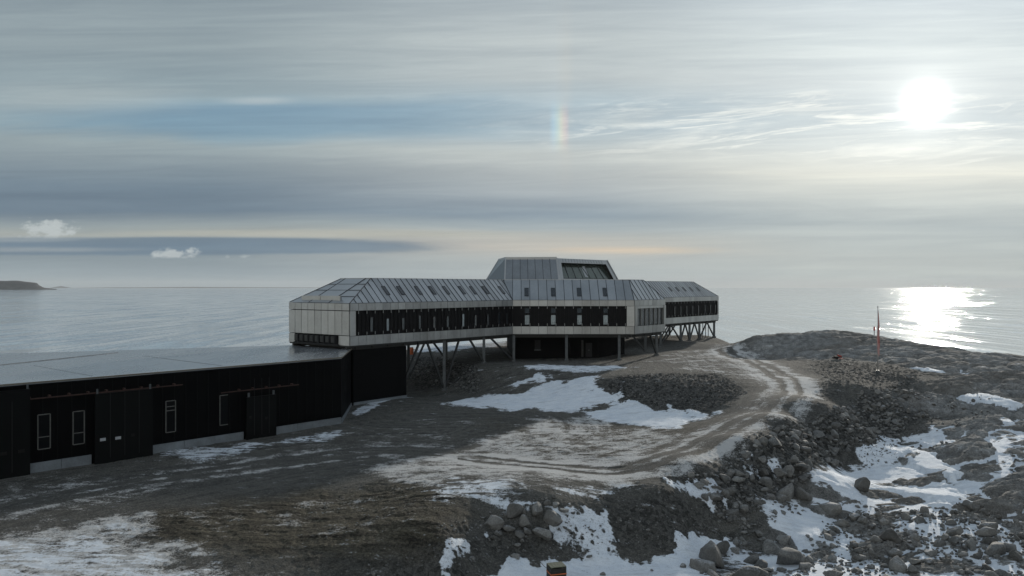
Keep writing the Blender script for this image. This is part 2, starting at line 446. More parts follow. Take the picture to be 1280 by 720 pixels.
GRAVELLY = [   # loose stones in the ground itself
    (GP([(1000, 446), (1120, 456), (1180, 468), (1120, 478), (1050, 492), (1030, 480)]), 2.0, .75),
    (GP([(1020, 488), (1060, 486), (1000, 528), (930, 562), (850, 602), (810, 606), (900, 562), (980, 522)]), 1.2, .7),
    (GP([(780, 470), (900, 466), (935, 490), (905, 508), (870, 518), (790, 506), (750, 485)]), 1.2, 1.),
    (GP([(1140, 470), (1080, 486), (1030, 506), (990, 526), (940, 553), (880, 583), (850, 600), (880, 650), (930, 640), (1000, 600), (1070, 560), (1180, 520)]), 1.5, 1.),
    (GP([(512, 446), (560, 447), (600, 458), (600, 490), (540, 486), (512, 486)]), 1.2, 1.),
    (GP([(690, 640), (830, 608), (900, 665), (850, 690), (720, 694), (650, 690)]), 1.2, .8),
    (GP([(560, 650), (700, 636), (720, 694), (600, 705), (560, 700)]), 1.2, .7),
    (GP([(560, 688), (480, 702), (420, 715), (420, 760), (600, 760), (600, 715)]), 1., .8)]
# a hill crest polygon needs no line of sight: widen it to cover the whole ridge
BEDROCK.append(([(40, 141), (50, 170), (75, 175), (110, 150), (130, 110), (100, 60), (75, 100), (60, 130)], 4.0, 1.))
ROADS = [smooth_line(GP([(-120, 668), (20, 632), (150, 606), (350, 577), (500, 562), (640, 578), (770, 588), (850, 565), (905, 540), (975, 505), (985, 478)]) + GP([(950, 455), (905, 436)])),
         smooth_line(GP([(-100, 700), (150, 640), (400, 590), (560, 572), (660, 540), (640, 520), (520, 520)]))]
FOOT = []    # building footprints, filled in below: ground stays flat there

def layered(lst, x, y, wob, w2=0.):
    out = np.zeros_like(x)
    for poly, soft, amt in lst:
        out = np.maximum(out, amt * sstep(-soft, soft, sdf(poly, x, y) + wob * soft * .9 + w2))
    return out

def terrain(x, y):
    """height and the surface masks of the land at x, y"""
    z = base_z(x, y)
    n1 = fbm(x, y, 9., 5, 1); n2 = fbm(x, y, 2.2, 5, 40, .6); n3 = fbm(x, y, .55, 3, 80, .6)
    wob = n1 * .5 + n2 * .8
    bed = layered(BEDROCK, x, y, wob); gra = layered(GRAVELLY, x, y, wob * .6)
    rag = fbm(x, y * .6, 1.5, 5, 140, .7) * .7 + fbm(x * .8, y * .22, 2.0, 4, 150, .65) * 1.3
    snow = layered(SNOW, x, y, wob, n1 * 1.3 + rag * 1.3)
    frost = layered(FROST, x, y, wob, n1 * 2); brown = layered(BROWN, x, y, wob)
    lat, al = pline(ROADS[0], x, y); lat2, al2 = pline(ROADS[1], x, y)
    lat = lat + n1 * .5 + fbm(x, y, 3., 3, 210) * .35
    road = sstep(5.6, 2.8, np.abs(lat)); road2 = sstep(4., 2., np.abs(lat2)) * .7
    frost = np.maximum(frost, .70 * sstep(5.6, 3.0, np.abs(lat)) * sstep(-6, 8, x))
    # bedrock: elongated whalebacks cut by joints, in three sizes
    ca, sa = math.cos(-.35), math.sin(-.35)
    wx = x + n1 * 2.2 + n2 * .5; wy = y + fbm(x, y, 6., 3, 60) * 2.0
    u = wx * ca - wy * sa; v = wx * sa + wy * ca
    a1, b1, c1 = voro(u / 7.5, v / 3.6, 3)
    a2, b2, c2 = voro(u / 2.7, v / 1.25, 13)
    a3, b3, c3 = voro(u / .95, v / .55, 23)
    r = (c1 - .5) * 1.3 + np.minimum(b1 - a1, .55) * 1.5 - .5 + (c2 - .5) * .42 + np.minimum(b2 - a2, .4) * .75 - .2 + (c3 - .5) * .12 + np.minimum(b3 - a3, .35) * .3
    r += n2 * .2
    far = sstep(140, 120, y)
    hill = sstep(2.0, 0., base_z(x, y) + 1.5) * .55 + .45
    rock = r * (.34 + .24 * hill)
    # loose stones underfoot
    s1, t1, d1 = voro(x / .55, y / .55, 33); s2, t2, d2 = voro(x / .28, y / .28, 43)
    stones = np.maximum(0, .45 - s1) * .5 * (d1 > .35) * (.4 + d1) + np.maximum(0, .4 - s2) * .22 * (d2 > .3)
    plain = n1 * .12 + n2 * .07 + n3 * .02 + stones * .12 * (1 - road)
    plain = plain * (1 - .65 * road) - .05 * road
    plain -= (.045 + .05 * n2) * np.exp(-((np.abs(lat) - .95) / .33) ** 2) * road
    plain += brown * (n2 * .05 + n3 * .04 + np.maximum(0, fbm(x * .5 + 7, y * 1.8, 1.6, 4, 90, .6)) * .09)
    h = plain * (1 - bed) + rock * bed + gra * (stones * .6 + n2 * .10)
    # snow lies in the low places of rough land and as a sheet on smooth land
    rough = np.clip(bed + gra * .6, 0, 1)
    lift = (snow - .5) * (.75 * rough + .22) + n1 * .07 + n2 * .04
    ssurf = (1 - rough) * plain * .35 + lift + rough * (-.04 + (.4 * n1) * .4)
    cover = np.where(snow > .03, ssurf - h, -1.)
    sn = sstep(-.09, .13, cover)
    h = np.where(cover > 0, ssurf * 1.0, h)
    # keep the ground level by the walls
    flat = np.zeros_like(x)
    for poly in FOOT:
        flat = np.maximum(flat, sstep(-2.2, -.2, sdf(poly, x, y)))
    h = h * (1 - flat * .85)
    fade = sstep(-17, -13, z)
    zz = z + h * (.2 + .8 * fade)
    dens = np.clip(np.maximum(road, road2), 0, 1)
    lt = np.where(np.abs(lat) < np.abs(lat2), lat, lat2 + 40); at = np.where(np.abs(lat) < np.abs(lat2), al, al2 + 200)
    return zz, dict(snow=sn, snowzone=snow, frost=frost, brown=brown, bed=bed, gravel=gra, road=dens, lat=lt, along=at)

FOOT += [[(-21.5 + .5, 106), (-43.2, 67.5), (-60, 50), (-90, 70), (-63, 99), (-31.7, 113.7), (-14.8, 114.4)], [(0.3, 137.5), (20.9, 145), (20, 160), (0, 160)]]

def build_ground():
    az = np.concatenate([np.radians(np.linspace(-64, -40, 90, endpoint=False)), np.radians(np.linspace(-40, 40, 1150, endpoint=False)), np.radians(np.linspace(40, 64, 90))])
    d = [14.]
    while d[-1] < 262: d.append(d[-1] + max(.10, .10 * (d[-1] / 62.) if d[-1] < 175 else .6))
    d = np.array(d)
    A, D = np.meshgrid(az, d)
    X = D * np.tan(np.clip(A, -1.2, 1.2)); Y = D + 0 * A
    z = np.empty_like(X); masks = {}
    for i in range(0, len(d), 150):
        zz, mk = terrain(X[i:i + 150], Y[i:i + 150])
        z[i:i + 150] = zz
        for k, q in mk.items(): masks.setdefault(k, np.empty_like(X))[i:i + 150] = q
    nr, nc = X.shape
    me = bpy.data.meshes.new('ground')
    me.vertices.add(nr * nc)
    me.vertices.foreach_set('co', np.stack([X, Y, z], -1).ravel().astype(np.float32))
    idx = np.arange(nr * nc).reshape(nr, nc)
    q = np.stack([idx[:-1, :-1], idx[:-1, 1:], idx[1:, 1:], idx[1:, :-1]], -1).reshape(-1, 4)
    me.loops.add(q.size); me.loops.foreach_set('vertex_index', q.ravel().astype(np.int32))
    me.polygons.add(len(q)); me.polygons.foreach_set('loop_start', np.arange(0, q.size, 4, dtype=np.int32))
    me.polygons.foreach_set('loop_total', np.full(len(q), 4, np.int32))
    me.polygons.foreach_set('use_smooth', np.ones(len(q), bool))
    me.update()
    for k, v in masks.items():
        a = me.attributes.new(k, 'FLOAT', 'POINT'); a.data.foreach_set('value', v.ravel().astype(np.float32))
    me.validate()
    o = bpy.data.objects.new('ground', me); COL.objects.link(o)
    print('ground verts', nr * nc, nr, nc)
    return tag(o, kind='structure')

def mk_ground():
    m, nt, b = new_mat('frozen_ground'); g = NT(nt)
    p = g.pos()
    sn, sz, fr, br, bed, gr, rd, lat, al = [g.attr(k) for k in ('snow', 'snowzone', 'frost', 'brown', 'bed', 'gravel', 'road', 'lat', 'along')]
    big = g.noise(p, .11, 4, .55); mid = g.noise(p, .8, 5, .62); fine = g.noise(p, 5.5, 6, .78); grit = g.noise(p, 16, 3, .75)
    strk = g.noise(g.comb(g.math('MULTIPLY', lat, 1.9), g.math('MULTIPLY', al, .07), big), 1., 6, .7)
    vp = g.n('ShaderNodeTexVoronoi'); g.put(vp.inputs['Vector'], p); g.put(vp.inputs['Scale'], 6.5)
    vb = g.n('ShaderNodeRGBToBW'); nt.links.new(vp.outputs['Color'], vb.inputs[0])
    peb = g.math('MULTIPLY', g.maprange(vb.outputs[0], .62, .75), g.maprange(vp.outputs['Distance'], .42, .30))
    strk2 = g.noise(g.vscale(p, (.35, 1.6, 1)), .9, 6, .68, .5)
    mx = g.math('ADD', g.math('MULTIPLY', mid, .38), g.math('ADD', g.math('MULTIPLY', fine, .34), g.math('MULTIPLY', mid, .28)))
    # packed dirt
    c = g.mix(g.maprange(mx, .35, .65), (.042, .042, .039), (.125, .122, .112))
    c = g.mix(g.maprange(strk, .35, .68), c, (.135, .129, .114))
    c = g.mix(g.math('MULTIPLY', rd, .35), c, (.088, .087, .082))
    c = g.mix(g.math('MULTIPLY', peb, g.math('SUBTRACT', .7, g.math('MULTIPLY', rd, .5))), c, (.20, .195, .18))
    # brown frozen mud
    c2 = g.mix(g.maprange(g.math('ADD', g.math('MULTIPLY', strk2, .6), g.math('MULTIPLY', fine, .4)), .38, .62), (.024, .021, .016), (.125, .11, .08))
    c = g.mix(br, c, c2)
    # loose gravel
    vor = g.n('ShaderNodeTexVoronoi'); g.put(vor.inputs['Vector'], p); g.put(vor.inputs['Scale'], 3.2)
    bw = g.n('ShaderNodeRGBToBW'); nt.links.new(vor.outputs['Color'], bw.inputs[0])
    cg = g.mix(g.maprange(g.math('ADD', g.math('MULTIPLY', bw.outputs[0], .5), g.math('MULTIPLY', fine, .5)), .3, .7), (.030, .030, .028), (.115, .112, .104))
    c = g.mix(gr, c, cg)
    # bare bedrock
    cr = g.mix(g.maprange(mx, .33, .67), (.14, .14, .136), (.34, .338, .325))
    cr = g.mix(g.maprange(big, .42, .62, 0, .5), cr, (.125, .108, .085))
    c = g.mix(bed, c, cr)
    gk = g.maprange(g.math('ADD', g.math('MULTIPLY', grit, .6), g.math('MULTIPLY', fine, .4)), .40, .60, .58, 1.38)
    c = g.mix(1., c, g.comb(gk, gk, gk), 'MULTIPLY')
    # thin dusting of frost, broken up and streaked by wheels
    dust = g.math('ADD', g.math('MULTIPLY', g.math('ADD', g.math('MULTIPLY', strk, .5), g.math('MULTIPLY', strk2, .5)), .38), g.math('ADD', g.math('MULTIPLY', fine, .34), g.math('MULTIPLY', mid, .28)))
    dust = g.math('ADD', dust, g.math('MULTIPLY', g.math('SUBTRACT', g.noise(p, .33, 4, .6), .5), .30))
    dust = g.math('ADD', dust, g.math('MULTIPLY', g.math('SUBTRACT', grit, .5), .25))
    rutx = g.math('DIVIDE', g.math('SUBTRACT', g.math('ABSOLUTE', lat), .95), .42)
    rut = g.math('MULTIPLY', g.math('EXPONENT', g.math('MULTIPLY', g.math('MULTIPLY', rutx, rutx), -1.)), rd)
    th = g.math('ADD', g.math('SUBTRACT', .70, g.math('ADD', g.math('MULTIPLY', fr, .226), g.math('MULTIPLY', rd, .03))), g.math('SUBTRACT', g.math('MULTIPLY', rut, .17), g.math('MULTIPLY', g.math('EXPONENT', g.math('MULTIPLY', g.math('POWER', g.math('DIVIDE', g.math('SUBTRACT', g.math('ABSOLUTE', lat), 2.3), .55), 2.), -1.)), g.math('MULTIPLY', rd, .05))))
    fm = g.math('MULTIPLY', g.maprange(g.math('SUBTRACT', dust, th), -.02, .075), .85)
    c = g.mix(fm, c, (.66, .655, .64))
    # snow
    cs = g.mix(g.maprange(mid, .3, .7), (.68, .735, .80), (.80, .84, .88))
    cs = g.mix(g.maprange(strk2, .50, .68, 0, .5), cs, (.42, .44, .46))
    dirty = g.maprange(g.math('ADD', g.math('MULTIPLY', fine, .5), g.math('MULTIPLY', grit, .5)), .50, .62)
    sm = g.math('SUBTRACT', g.math('ADD', sn, g.math('MULTIPLY', g.math('SUBTRACT', g.math('ADD', g.math('MULTIPLY', strk2, .5), g.math('ADD', g.math('MULTIPLY', mid, .22), g.math('MULTIPLY', fine, .28))), .5), 4.2)), 0, clamp=True)
    sm = g.maprange(sm, .30, .62)
    sm = g.math('MULTIPLY', sm, g.math('SUBTRACT', 1, g.math('MULTIPLY', dirty, g.math('ADD', .30, g.math('MULTIPLY', gr, .45)))))
    c = g.mix(sm, c, cs)
    nt.links.new(c, b.inputs['Base Color'])
    nt.links.new(g.mix(sm, g.mix(rd, (.92,) * 3, (.86,) * 3), (.7,) * 3), b.inputs['Roughness'])
    b.inputs['Specular IOR Level'].default_value = .15
    hgt = g.math('ADD', g.math('ADD', g.math('MULTIPLY', fine, .9), g.math('MULTIPLY', grit, .25)), g.math('MULTIPLY', mid, .5))
    amt = g.math('SUBTRACT', .9, g.math('MULTIPLY', sm, .45))
    bn = g.n('ShaderNodeBump'); g.put(bn.inputs['Strength'], amt); g.put(bn.inputs['Distance'], .22); g.put(bn.inputs['Height'], hgt)
    nt.links.new(bn.outputs[0], b.inputs['Normal'])
    return m
ground = build_ground()
ground.data.materials.append(mk_ground())

def gz(x, y):
    x = np.atleast_1d(np.asarray(x, float)); y = np.atleast_1d(np.asarray(y, float))
    return terrain(x, y)

# --------------------------------------------------------------------- sea
def mk_sea():
    m, nt, b = new_mat('sea_water'); g = NT(nt)
    p = g.pos()
    def slopes(vec, scale, det, ax_, ay_):
        x = g.n('ShaderNodeTexNoise'); g.put(x.inputs['Vector'], vec); g.put(x.inputs['Scale'], scale); g.put(x.inputs['Detail'], det); g.put(x.inputs['Roughness'], .62)
        q = g.n('ShaderNodeVectorMath', operation='SUBTRACT'); nt.links.new(x.outputs['Color'], q.inputs[0]); q.inputs[1].default_value = (.5, .5, .5)
        r = g.n('ShaderNodeVectorMath', operation='MULTIPLY'); nt.links.new(q.outputs[0], r.inputs[0]); r.inputs[1].default_value = (ax_, ay_, 0)
        return r.outputs[0]
    calm = g.noise(g.vscale(p, (.10, 1, 1)), .0030, 5, .55)
    calm2 = g.noise(g.vscale(p, (.12, 1, 1)), .022, 4, .6)
    wind = g.math('MULTIPLY', g.maprange(calm, .36, .64, .6, 1.2), g.maprange(calm2, .36, .64, .35, 1.7))
    s1 = slopes(g.vscale(p, (1, .06, 1)), .13, 2.5, .85, .34)      # crests running towards the shore
    s2 = slopes(p, .6, 3, .03, .24)                              # small chop
    a = g.n('ShaderNodeVectorMath', operation='ADD'); nt.links.new(s1, a.inputs[0]); nt.links.new(s2, a.inputs[1])
    sc = g.n('ShaderNodeVectorMath', operation='SCALE'); nt.links.new(a.outputs[0], sc.inputs[0]); nt.links.new(wind, sc.inputs['Scale'])
    up = g.n('ShaderNodeVectorMath', operation='ADD'); nt.links.new(sc.outputs[0], up.inputs[0]); up.inputs[1].default_value = (0, 0, 1)
    nn = g.n('ShaderNodeVectorMath', operation='NORMALIZE'); nt.links.new(up.outputs[0], nn.inputs[0])
    nt.links.new(nn.outputs[0], b.inputs['Normal'])
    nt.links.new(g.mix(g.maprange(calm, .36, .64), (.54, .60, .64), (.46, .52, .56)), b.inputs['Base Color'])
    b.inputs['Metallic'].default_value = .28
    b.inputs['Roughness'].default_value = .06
    b.inputs['IOR'].default_value = 1.34
    return m
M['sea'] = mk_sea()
ys = [-300, 0, 60, 120, 200, 300, 450, 700, 1200, 2500, 6000, 15000, 40000]
sb = MB()
for i in range(len(ys) - 1):
    y0, y1 = ys[i], ys[i + 1]
    for k in range(-6, 6):
        w0 = 60 + max(y0, 0) * .2; w1 = 60 + max(y1, 0) * .2
        sb.face([(k * w0, y0, SEA_Z), ((k + 1) * w0, y0, SEA_Z), ((k + 1) * w1, y1, SEA_Z), (k * w1, y1, SEA_Z)])
sb = MB(); sb.face([(-40000, -300, SEA_Z), (40000, -300, SEA_Z), (40000, 45000, SEA_Z), (-40000, 45000, SEA_Z)])
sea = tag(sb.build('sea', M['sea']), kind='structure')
# --------------------------------------------------------- the long station
st = empty('research_station', (8.6, 152.1, 0))
tag(st, 'long silver metal station with a faceted roof raised on steel columns behind the snow bank', 'building')
A = (-21.5, 106.); B = (0.1, 133.); C = (20.3, 133.); D = (27., 141.4)
FP = [A, B, C, D, (17.2, 149.3), (49., 190.), (38.7, 198.3), (17.1, 171.3), (-3.1, 171.3), (-9.8, 162.9), (0., 155.), (-31.8, 114.3)]
Z0, Z1, Z2, Z3, Z4 = 4.3, 5.6, 8.95, 9.95, 13.35
INS = [3.4, 3.4, 2.4, 3.4, 3.4, 6.6, 3.4, 3.4, 3.4, 3.4, 3.4, 6.6]
NE = len(FP)
def edge(i):
    a = Vector(FP[i]); b = Vector(FP[(i + 1) % NE]); e = (b - a); L = e.length; e.normalize()
    return a, b, e, Vector((-e.y, e.x)), L     # inward normal
def offset(ins):
    out = []
    for i in range(NE):
        a0, b0, e0, n0, _ = edge(i - 1); a1, b1, e1, n1, _ = edge(i)
        p0 = a0 + n0 * ins[(i - 1) % NE]; p1 = a1 + n1 * ins[i]
        den = e0.x * e1.y - e0.y * e1.x
        t = ((p1.x - p0.x) * e1.y - (p1.y - p0.y) * e1.x) / den
        out.append(p0 + e0 * t)
    return out
TOP = offset(INS)
V3 = lambda p, z: Vector((p[0], p[1], z))

def panels(mb, i, s0, s1, z0, z1, step, out=.06, gap=.045, m=0, jit=.8, th=.05):
    """metal panels hung on edge i between s0 and s1"""
    a, b, e, n, L = edge(i)
    k = max(1, round((s1 - s0) / step)); w = (s1 - s0) / k
    for q in range(k):
        c = a + e * (s0 + w * (q + .5)) - n * out
        ax = Vector((e.x, e.y, 0)); r = Matrix.Rotation(R(random.uniform(-jit, jit)), 3, 'Z') @ Matrix.Rotation(R(random.uniform(-jit, jit)), 3, ax)
        mb.box(V3(c, (z0 + z1) / 2), w / 2 - gap / 2, r @ ax, th, r @ Vector((n.x, n.y, 0)), (z1 - z0) / 2 - gap / 2, m, r @ Vector((0, 0, 1)))

# inner solid of the raised floor
inner = offset([.30] * NE)
mb = MB(); mb.prism([tuple(p) for p in inner], Z0 + .06, Z3 - .02, 0)
mb.build('body', M['backing'], st)
mb = MB(); so = offset([.02] * NE); mb.prism([tuple(p) for p in so], Z0 - .18, Z0 + .05, 0)
for i in range(NE):      # ring beam and cross beams under the floor
    a, b, e, n, L = edge(i)
for i in (0, 1, 2, 4, 6, 10):
    a, b, e, n, L = edge(i)
    for s in np.arange(1.5, L - 1, 2.93):
        p = a + e * s + n * .4; q = a + e * s + n * 12.4
        mb.bar(V3(p, Z0 - .33), V3(q, Z0 - .33), .22, .28)
    mb.bar(V3(a + n * .8, Z0 - .40), V3(b + n * .8, Z0 - .40), .3, .42)
mb.build('underside', M['soffit'], st)

solid_end = (5, 11)
for i in range(NE):
    a, b, e, n, L = edge(i)
    if i in solid_end: continue
    mb = MB(); panels(mb, i, 0, L, Z0, Z1, 1.465); mb.build('floor_band', [M['panel']], st)
    mb = MB(); panels(mb, i, 0, L, Z2, Z3, 1.465); mb.build('eaves_band', [M['panel']], st)

WIN = {0: [3.9, 6.85, 9.8, 13.1, 16.1, 19.0, 22.5, 25.4, 28.4, 31.2, 33.2],
       1: [], 4: [6.4, 9.3, 12.2, 15.2, 18.1, 29.2, 32.1, 35.0, 38.0, 41.0, 44.5, 47.5, 50.3],
       6: [4, 10, 16, 22, 28], 7: [4, 8, 12, 16], 10: [6, 12, 18, 24, 30, 36, 42]}
WIN[1] = [(px - 640.75) * .133 for px in (658.9, 691.7, 724.4, 757.)]

def window_part(i, s, z0, z1, w, lit, parent=st, split=None, depth=.16, name='window'):
    a, b, e, n, L = edge(i)
    ex = Vector((e.x, e.y, 0)); nx = Vector((n.x, n.y, 0))
    c = a + e * s
    fr = MB(); t = .05
    for sx in (-1, 1):
        fr.box(V3(c + e * sx * (w / 2 - t / 2) + n * depth, (z0 + z1) / 2), t / 2, ex, .06, nx, (z1 - z0) / 2)
    for zz in [z0 + t / 2, z1 - t / 2] + ([split] if split else []):
        fr.box(V3(c + n * depth, zz), w / 2 - t, ex, .055, nx, t / 2)
    o = fr.build(name, M['fin'], parent)
    gl = MB()
    gl.box(V3(c + n * (depth + .02), (z0 + z1) / 2), w / 2 - .03, ex, .02, nx, (z1 - z0) / 2 - .03)
    pane = gl.build('pane', M[lit], o)
    return o

# dark cladding with fins and pale clips
for i in range(NE):
    if i in solid_end or i == 2: continue
    mb = MB()
    a, b, e, n, L = edge(i)
    ex = Vector((e.x, e.y, 0)); nx = Vector((n.x, n.y, 0))
    wins = WIN.get(i, [])
    s = .0; k = 0
    w = L / round(L / .7325)
    while s < L - .01:
        c = a + e * (s + w / 2)
        mb.box(V3(c + n * .20, (Z1 + Z2) / 2), w / 2 - .02, ex, .05, nx, (Z2 - Z1) / 2 - .01, 0)
        near = min([abs(s - q) for q in wins], default=9)
        if near > .42: mb.box(V3(a + e * s + n * .13, (Z1 + Z2) / 2), .03, ex, .05, nx, (Z2 - Z1) / 2 - .03, 1)
        if k % 2 == 0 and i in (0, 1, 4):
            for zc in (Z1 + .28, Z2 - .22): mb.box(V3(a + e * s - n * .035, zc), .055, ex, .025, nx, .2, 2)
        s += w; k += 1
    mb.build('cladding', [M['louvre'], M['fin'], M['clip']], st)
litmap = {0: ['glass_dim', 'glass_bright', 'glass_dim', 'glass_dim', 'glass', 'glass_dim', 'glass_bright', 'glass', 'glass_dim', 'glass', 'glass_dim']}
for k, s in enumerate(WIN[0]):
    window_part(0, s, 6.0, 7.75 if k % 3 else 8.0, .62, litmap[0][k], depth=.10)
for k, s in enumerate(WIN[1]):
    window_part(1, s, 5.85, 7.5, .85, 'glass_bright', split=6.15, depth=.10)
    window_part(1, s, 7.75, 8.65, .85, 'glass', depth=.10)
for s in WIN[4][4:]:
    window_part(4, s, 6.0, 8.0, .6, 'glass_dim' if random.random() < .7 else 'glass', depth=.10)
# white corner panels beside the bay and at the eave corners
mb = MB()
a, b, e, n, L = edge(1)
panels(mb, 1, L - 1.25, L + .06, Z1 + .01, Z2 - .01, 1.3, out=.065)
mb.build('corner_panel', [M['panel_end']], st); mb = MB()
panels(mb, 0, -.04, .95, Z1 + .01, Z2 - .01, 1.0, out=.065)
mb.build('corner_panel', [M['panel_end']], st); mb = MB()
a, b, e, n, L4 = edge(4)
panels(mb, 4, L4 - .6, L4 + .06, Z1 + .01, Z2 - .01, .7, out=.065)
mb.build('corner_panel', [M['panel_end']], st)

# end wall of the near wing: tall pale panels over a bracketed recess
mb = MB()
a, b, e, n, L = edge(11)
for (z0, z1) in ((Z1 + .05, Z2 - .02), (Z2 + .02, Z3)):
    panels(mb, 11, 0, L, z0, z1, L / 9, gap=.07, jit=.35, m=0)
panels(mb, 11, 0, 1.4, Z0, Z1 + .02, 1.4, m=0); panels(mb, 11, L - 2.2, L, Z0, Z1 + .02, 2.2, m=0)
mb.build('end_wall', [M['panel_end']], st)
mb = MB()
mb.box(V3(a + e * (L / 2 - .4) + n * .25, (Z0 + Z1) / 2), L / 2 - 1.9, Vector((e.x, e.y, 0)), .06, Vector((n.x, n.y, 0)), .6, 0)
for k in range(8):
    s = 2.2 + k * (L - 5.2) / 7
    mb.box(V3(a + e * s - n * .1, (Z0 + Z1) / 2 + .1), .32, Vector((e.x, e.y, 0)), .42, Vector((n.x, n.y, 0)), .42, 1)
    mb.box(V3(a + e * (s + .45) - n * .02, (Z0 + Z1) / 2 + .1), .07, Vector((e.x, e.y, 0)), .5, Vector((n.x, n.y, 0)), .55, 0)
mb.bar(V3(a - n * .3 + e * 1.5, Z0 + .05), V3(a - n * .3 + e * (L - 2), Z0 + .05), .2, .2, 0)
mb.build('bracket_row', [M['backing'], M['soffit']], st)
mb = MB(); a, b, e, n, L = edge(5)
for (z0, z1) in ((Z0, Z1), (Z1 + .02, Z2 - .02), (Z2, Z3)): panels(mb, 5, 0, L, z0, z1, L / 9, m=0)
mb.build('end_wall', [M['panel_end']], st)

# glazed bay on the corner
a, b, e, n, L = edge(2); ex = Vector((e.x, e.y, 0)); nx = Vector((n.x, n.y, 0))
bay = MB()
for (s0, s1, z0, z1) in ((0, .75, Z1, Z2), (L - .75, L, Z1, Z2)):
    bay.box(V3(a + e * (s0 + s1) / 2 + n * -.02, (z0 + z1) / 2), (s1 - s0) / 2, ex, .22, nx, (z1 - z0) / 2 - .01)
bay.box(V3(a + e * L / 2 + n * .02, Z2 - .22), L / 2 - .77, ex, .2, nx, .2)
bay_o = bay.build('bay_window', M['panel'], st)
npan = 6; w = (L - 1.5) / npan
for k in range(npan):
    q = MB(); q.box(V3(a + e * (.75 + w * (k + .5)) + n * .15, (Z1 + Z2 - .45) / 2), w / 2 - .07, ex, .03, nx, (Z2 - .45 - Z1) / 2 - .03)
    q.build('pane', M['glass_dim'], bay_o)
q = MB()
for k in range(npan + 1): q.box(V3(a + e * (.75 + w * k) + n * .06, (Z1 + Z2 - .45) / 2), .07, ex, .10, nx, (Z2 - .45 - Z1) / 2 - .01)
q.build('mullion', M['clip'], bay_o)

# faceted roof with standing seams
mb = MB()
ZT = Z4
for i in range(NE):
    a, b, e, n, L = edge(i)
    q0 = TOP[i]; q1 = TOP[(i + 1) % NE]
    ins = INS[i]
    ov = .0
    A0 = V3(a, Z3 + .02); B0 = V3(b, Z3 + .02); Q1 = V3(q1, ZT); Q0 = V3(q0, ZT)
    sl0 = (Vector(q0) - a).dot(e); sl1 = (Vector(q1) - b).dot(e)
    up = Vector((n.x * ins, n.y * ins, ZT - Z3)); SL = up.length; upn = up.normalized()
    ex = Vector((e.x, e.y, 0)); nrm = ex.cross(upn); nrm = -nrm if nrm.z < 0 else nrm
    step = 1.465 if i in (1, 7) else (1.10 if i in (0, 4, 6, 10) else 1.3)
    if i in (5, 11): step = L / 3
    k = max(1, round(L / step)); w = L / k
    def pt(s, f): return A0 + ex * s + up * f
    # the sheets, each with its own slight set, so that reflections differ
    lo = min(0, sl0); hi = max(L, L + sl1)
    s_list = [0 + w * j for j in range(k + 1)]
    j0 = -int(math.ceil(max(0, -sl0) / w)); j1 = k + int(math.ceil(max(0, sl1) / w))
    mb.face([A0, B0, Q1, Q0], 0)
    for j in range(j0, j1 + 1):
        s = w * j
        f0, f1 = 0., 1.
        # s >= sl0*f  and s <= L + sl1*f
        if sl0 > 1e-6: f1 = min(f1, s / sl0)
        elif sl0 < -1e-6:
            if s < 0: f0 = max(f0, s / sl0)
        elif s < 0: continue
        if sl1 < -1e-6: f1 = min(f1, (L - s) / -sl1)
        elif sl1 > 1e-6:
            if s > L: f0 = max(f0, (s - L) / sl1)
        elif s > L: continue
        if f1 - f0 < .03: continue
        pa = pt(s, f0 + .004) + nrm * .03; pb = pt(s, f1 - .004) + nrm * .03
        mb.bar(pa, pb, .07, .07, 1)
        if j < j1 and j >= j0:     # raised sheet between seams
            fa = f0; fb = f1
            s2 = s + w
            g0, g1 = 0., 1.
            if sl0 > 1e-6: g1 = min(g1, s2 / sl0)
            elif sl0 < -1e-6 and s2 < 0: g0 = max(g0, s2 / sl0)
            if sl1 < -1e-6: g1 = min(g1, (L - s2) / -sl1)
            elif sl1 > 1e-6 and s2 > L: g0 = max(g0, (s2 - L) / sl1)
            x0 = max(f0, g0) + .01; x1 = min(f1, g1) - .01
            if x1 - x0 > .05:
                t0 = random.uniform(.006, .03); t1 = random.uniform(.006, .03)
                mb.face([pt(s + .05, x0) + nrm * t0, pt(s2 - .05, x0) + nrm * t1, pt(s2 - .05, x1) + nrm * t1, pt(s + .05, x1) + nrm * t0], 0)
    if i in (5, 11):
        for f in (.25, .5, .75):
            mb.bar(pt(sl0 * f, f) + nrm * .03, pt(L + sl1 * f, f) + nrm * .03, .06, .06, 1)
    mb.bar(A0 + nrm * .02, Q0 + nrm * .02, .10, .08, 1)
mb.face([V3(p, ZT) for p in TOP], 0)
for i in range(NE):
    mb.bar(V3(TOP[i], ZT + .03), V3(TOP[(i + 1) % NE], ZT + .03), .12, .08, 0)
mb.build('roof', [M['roof_metal'], M['seam']], st)
# upstand at the foot of the end roof
a, b, e, n, L = edge(11); ex = Vector((e.x, e.y, 0)); nx = Vector((n.x, n.y, 0))
mb = MB()
for k in range(2): mb.box(V3(a + e * (2.0 + 4.3 * k + 2.1) + n * .75, Z3 + .55), 2.1, ex, .12, nx, .42)
mb.build('roof_upstand', M['panel_end'], st)

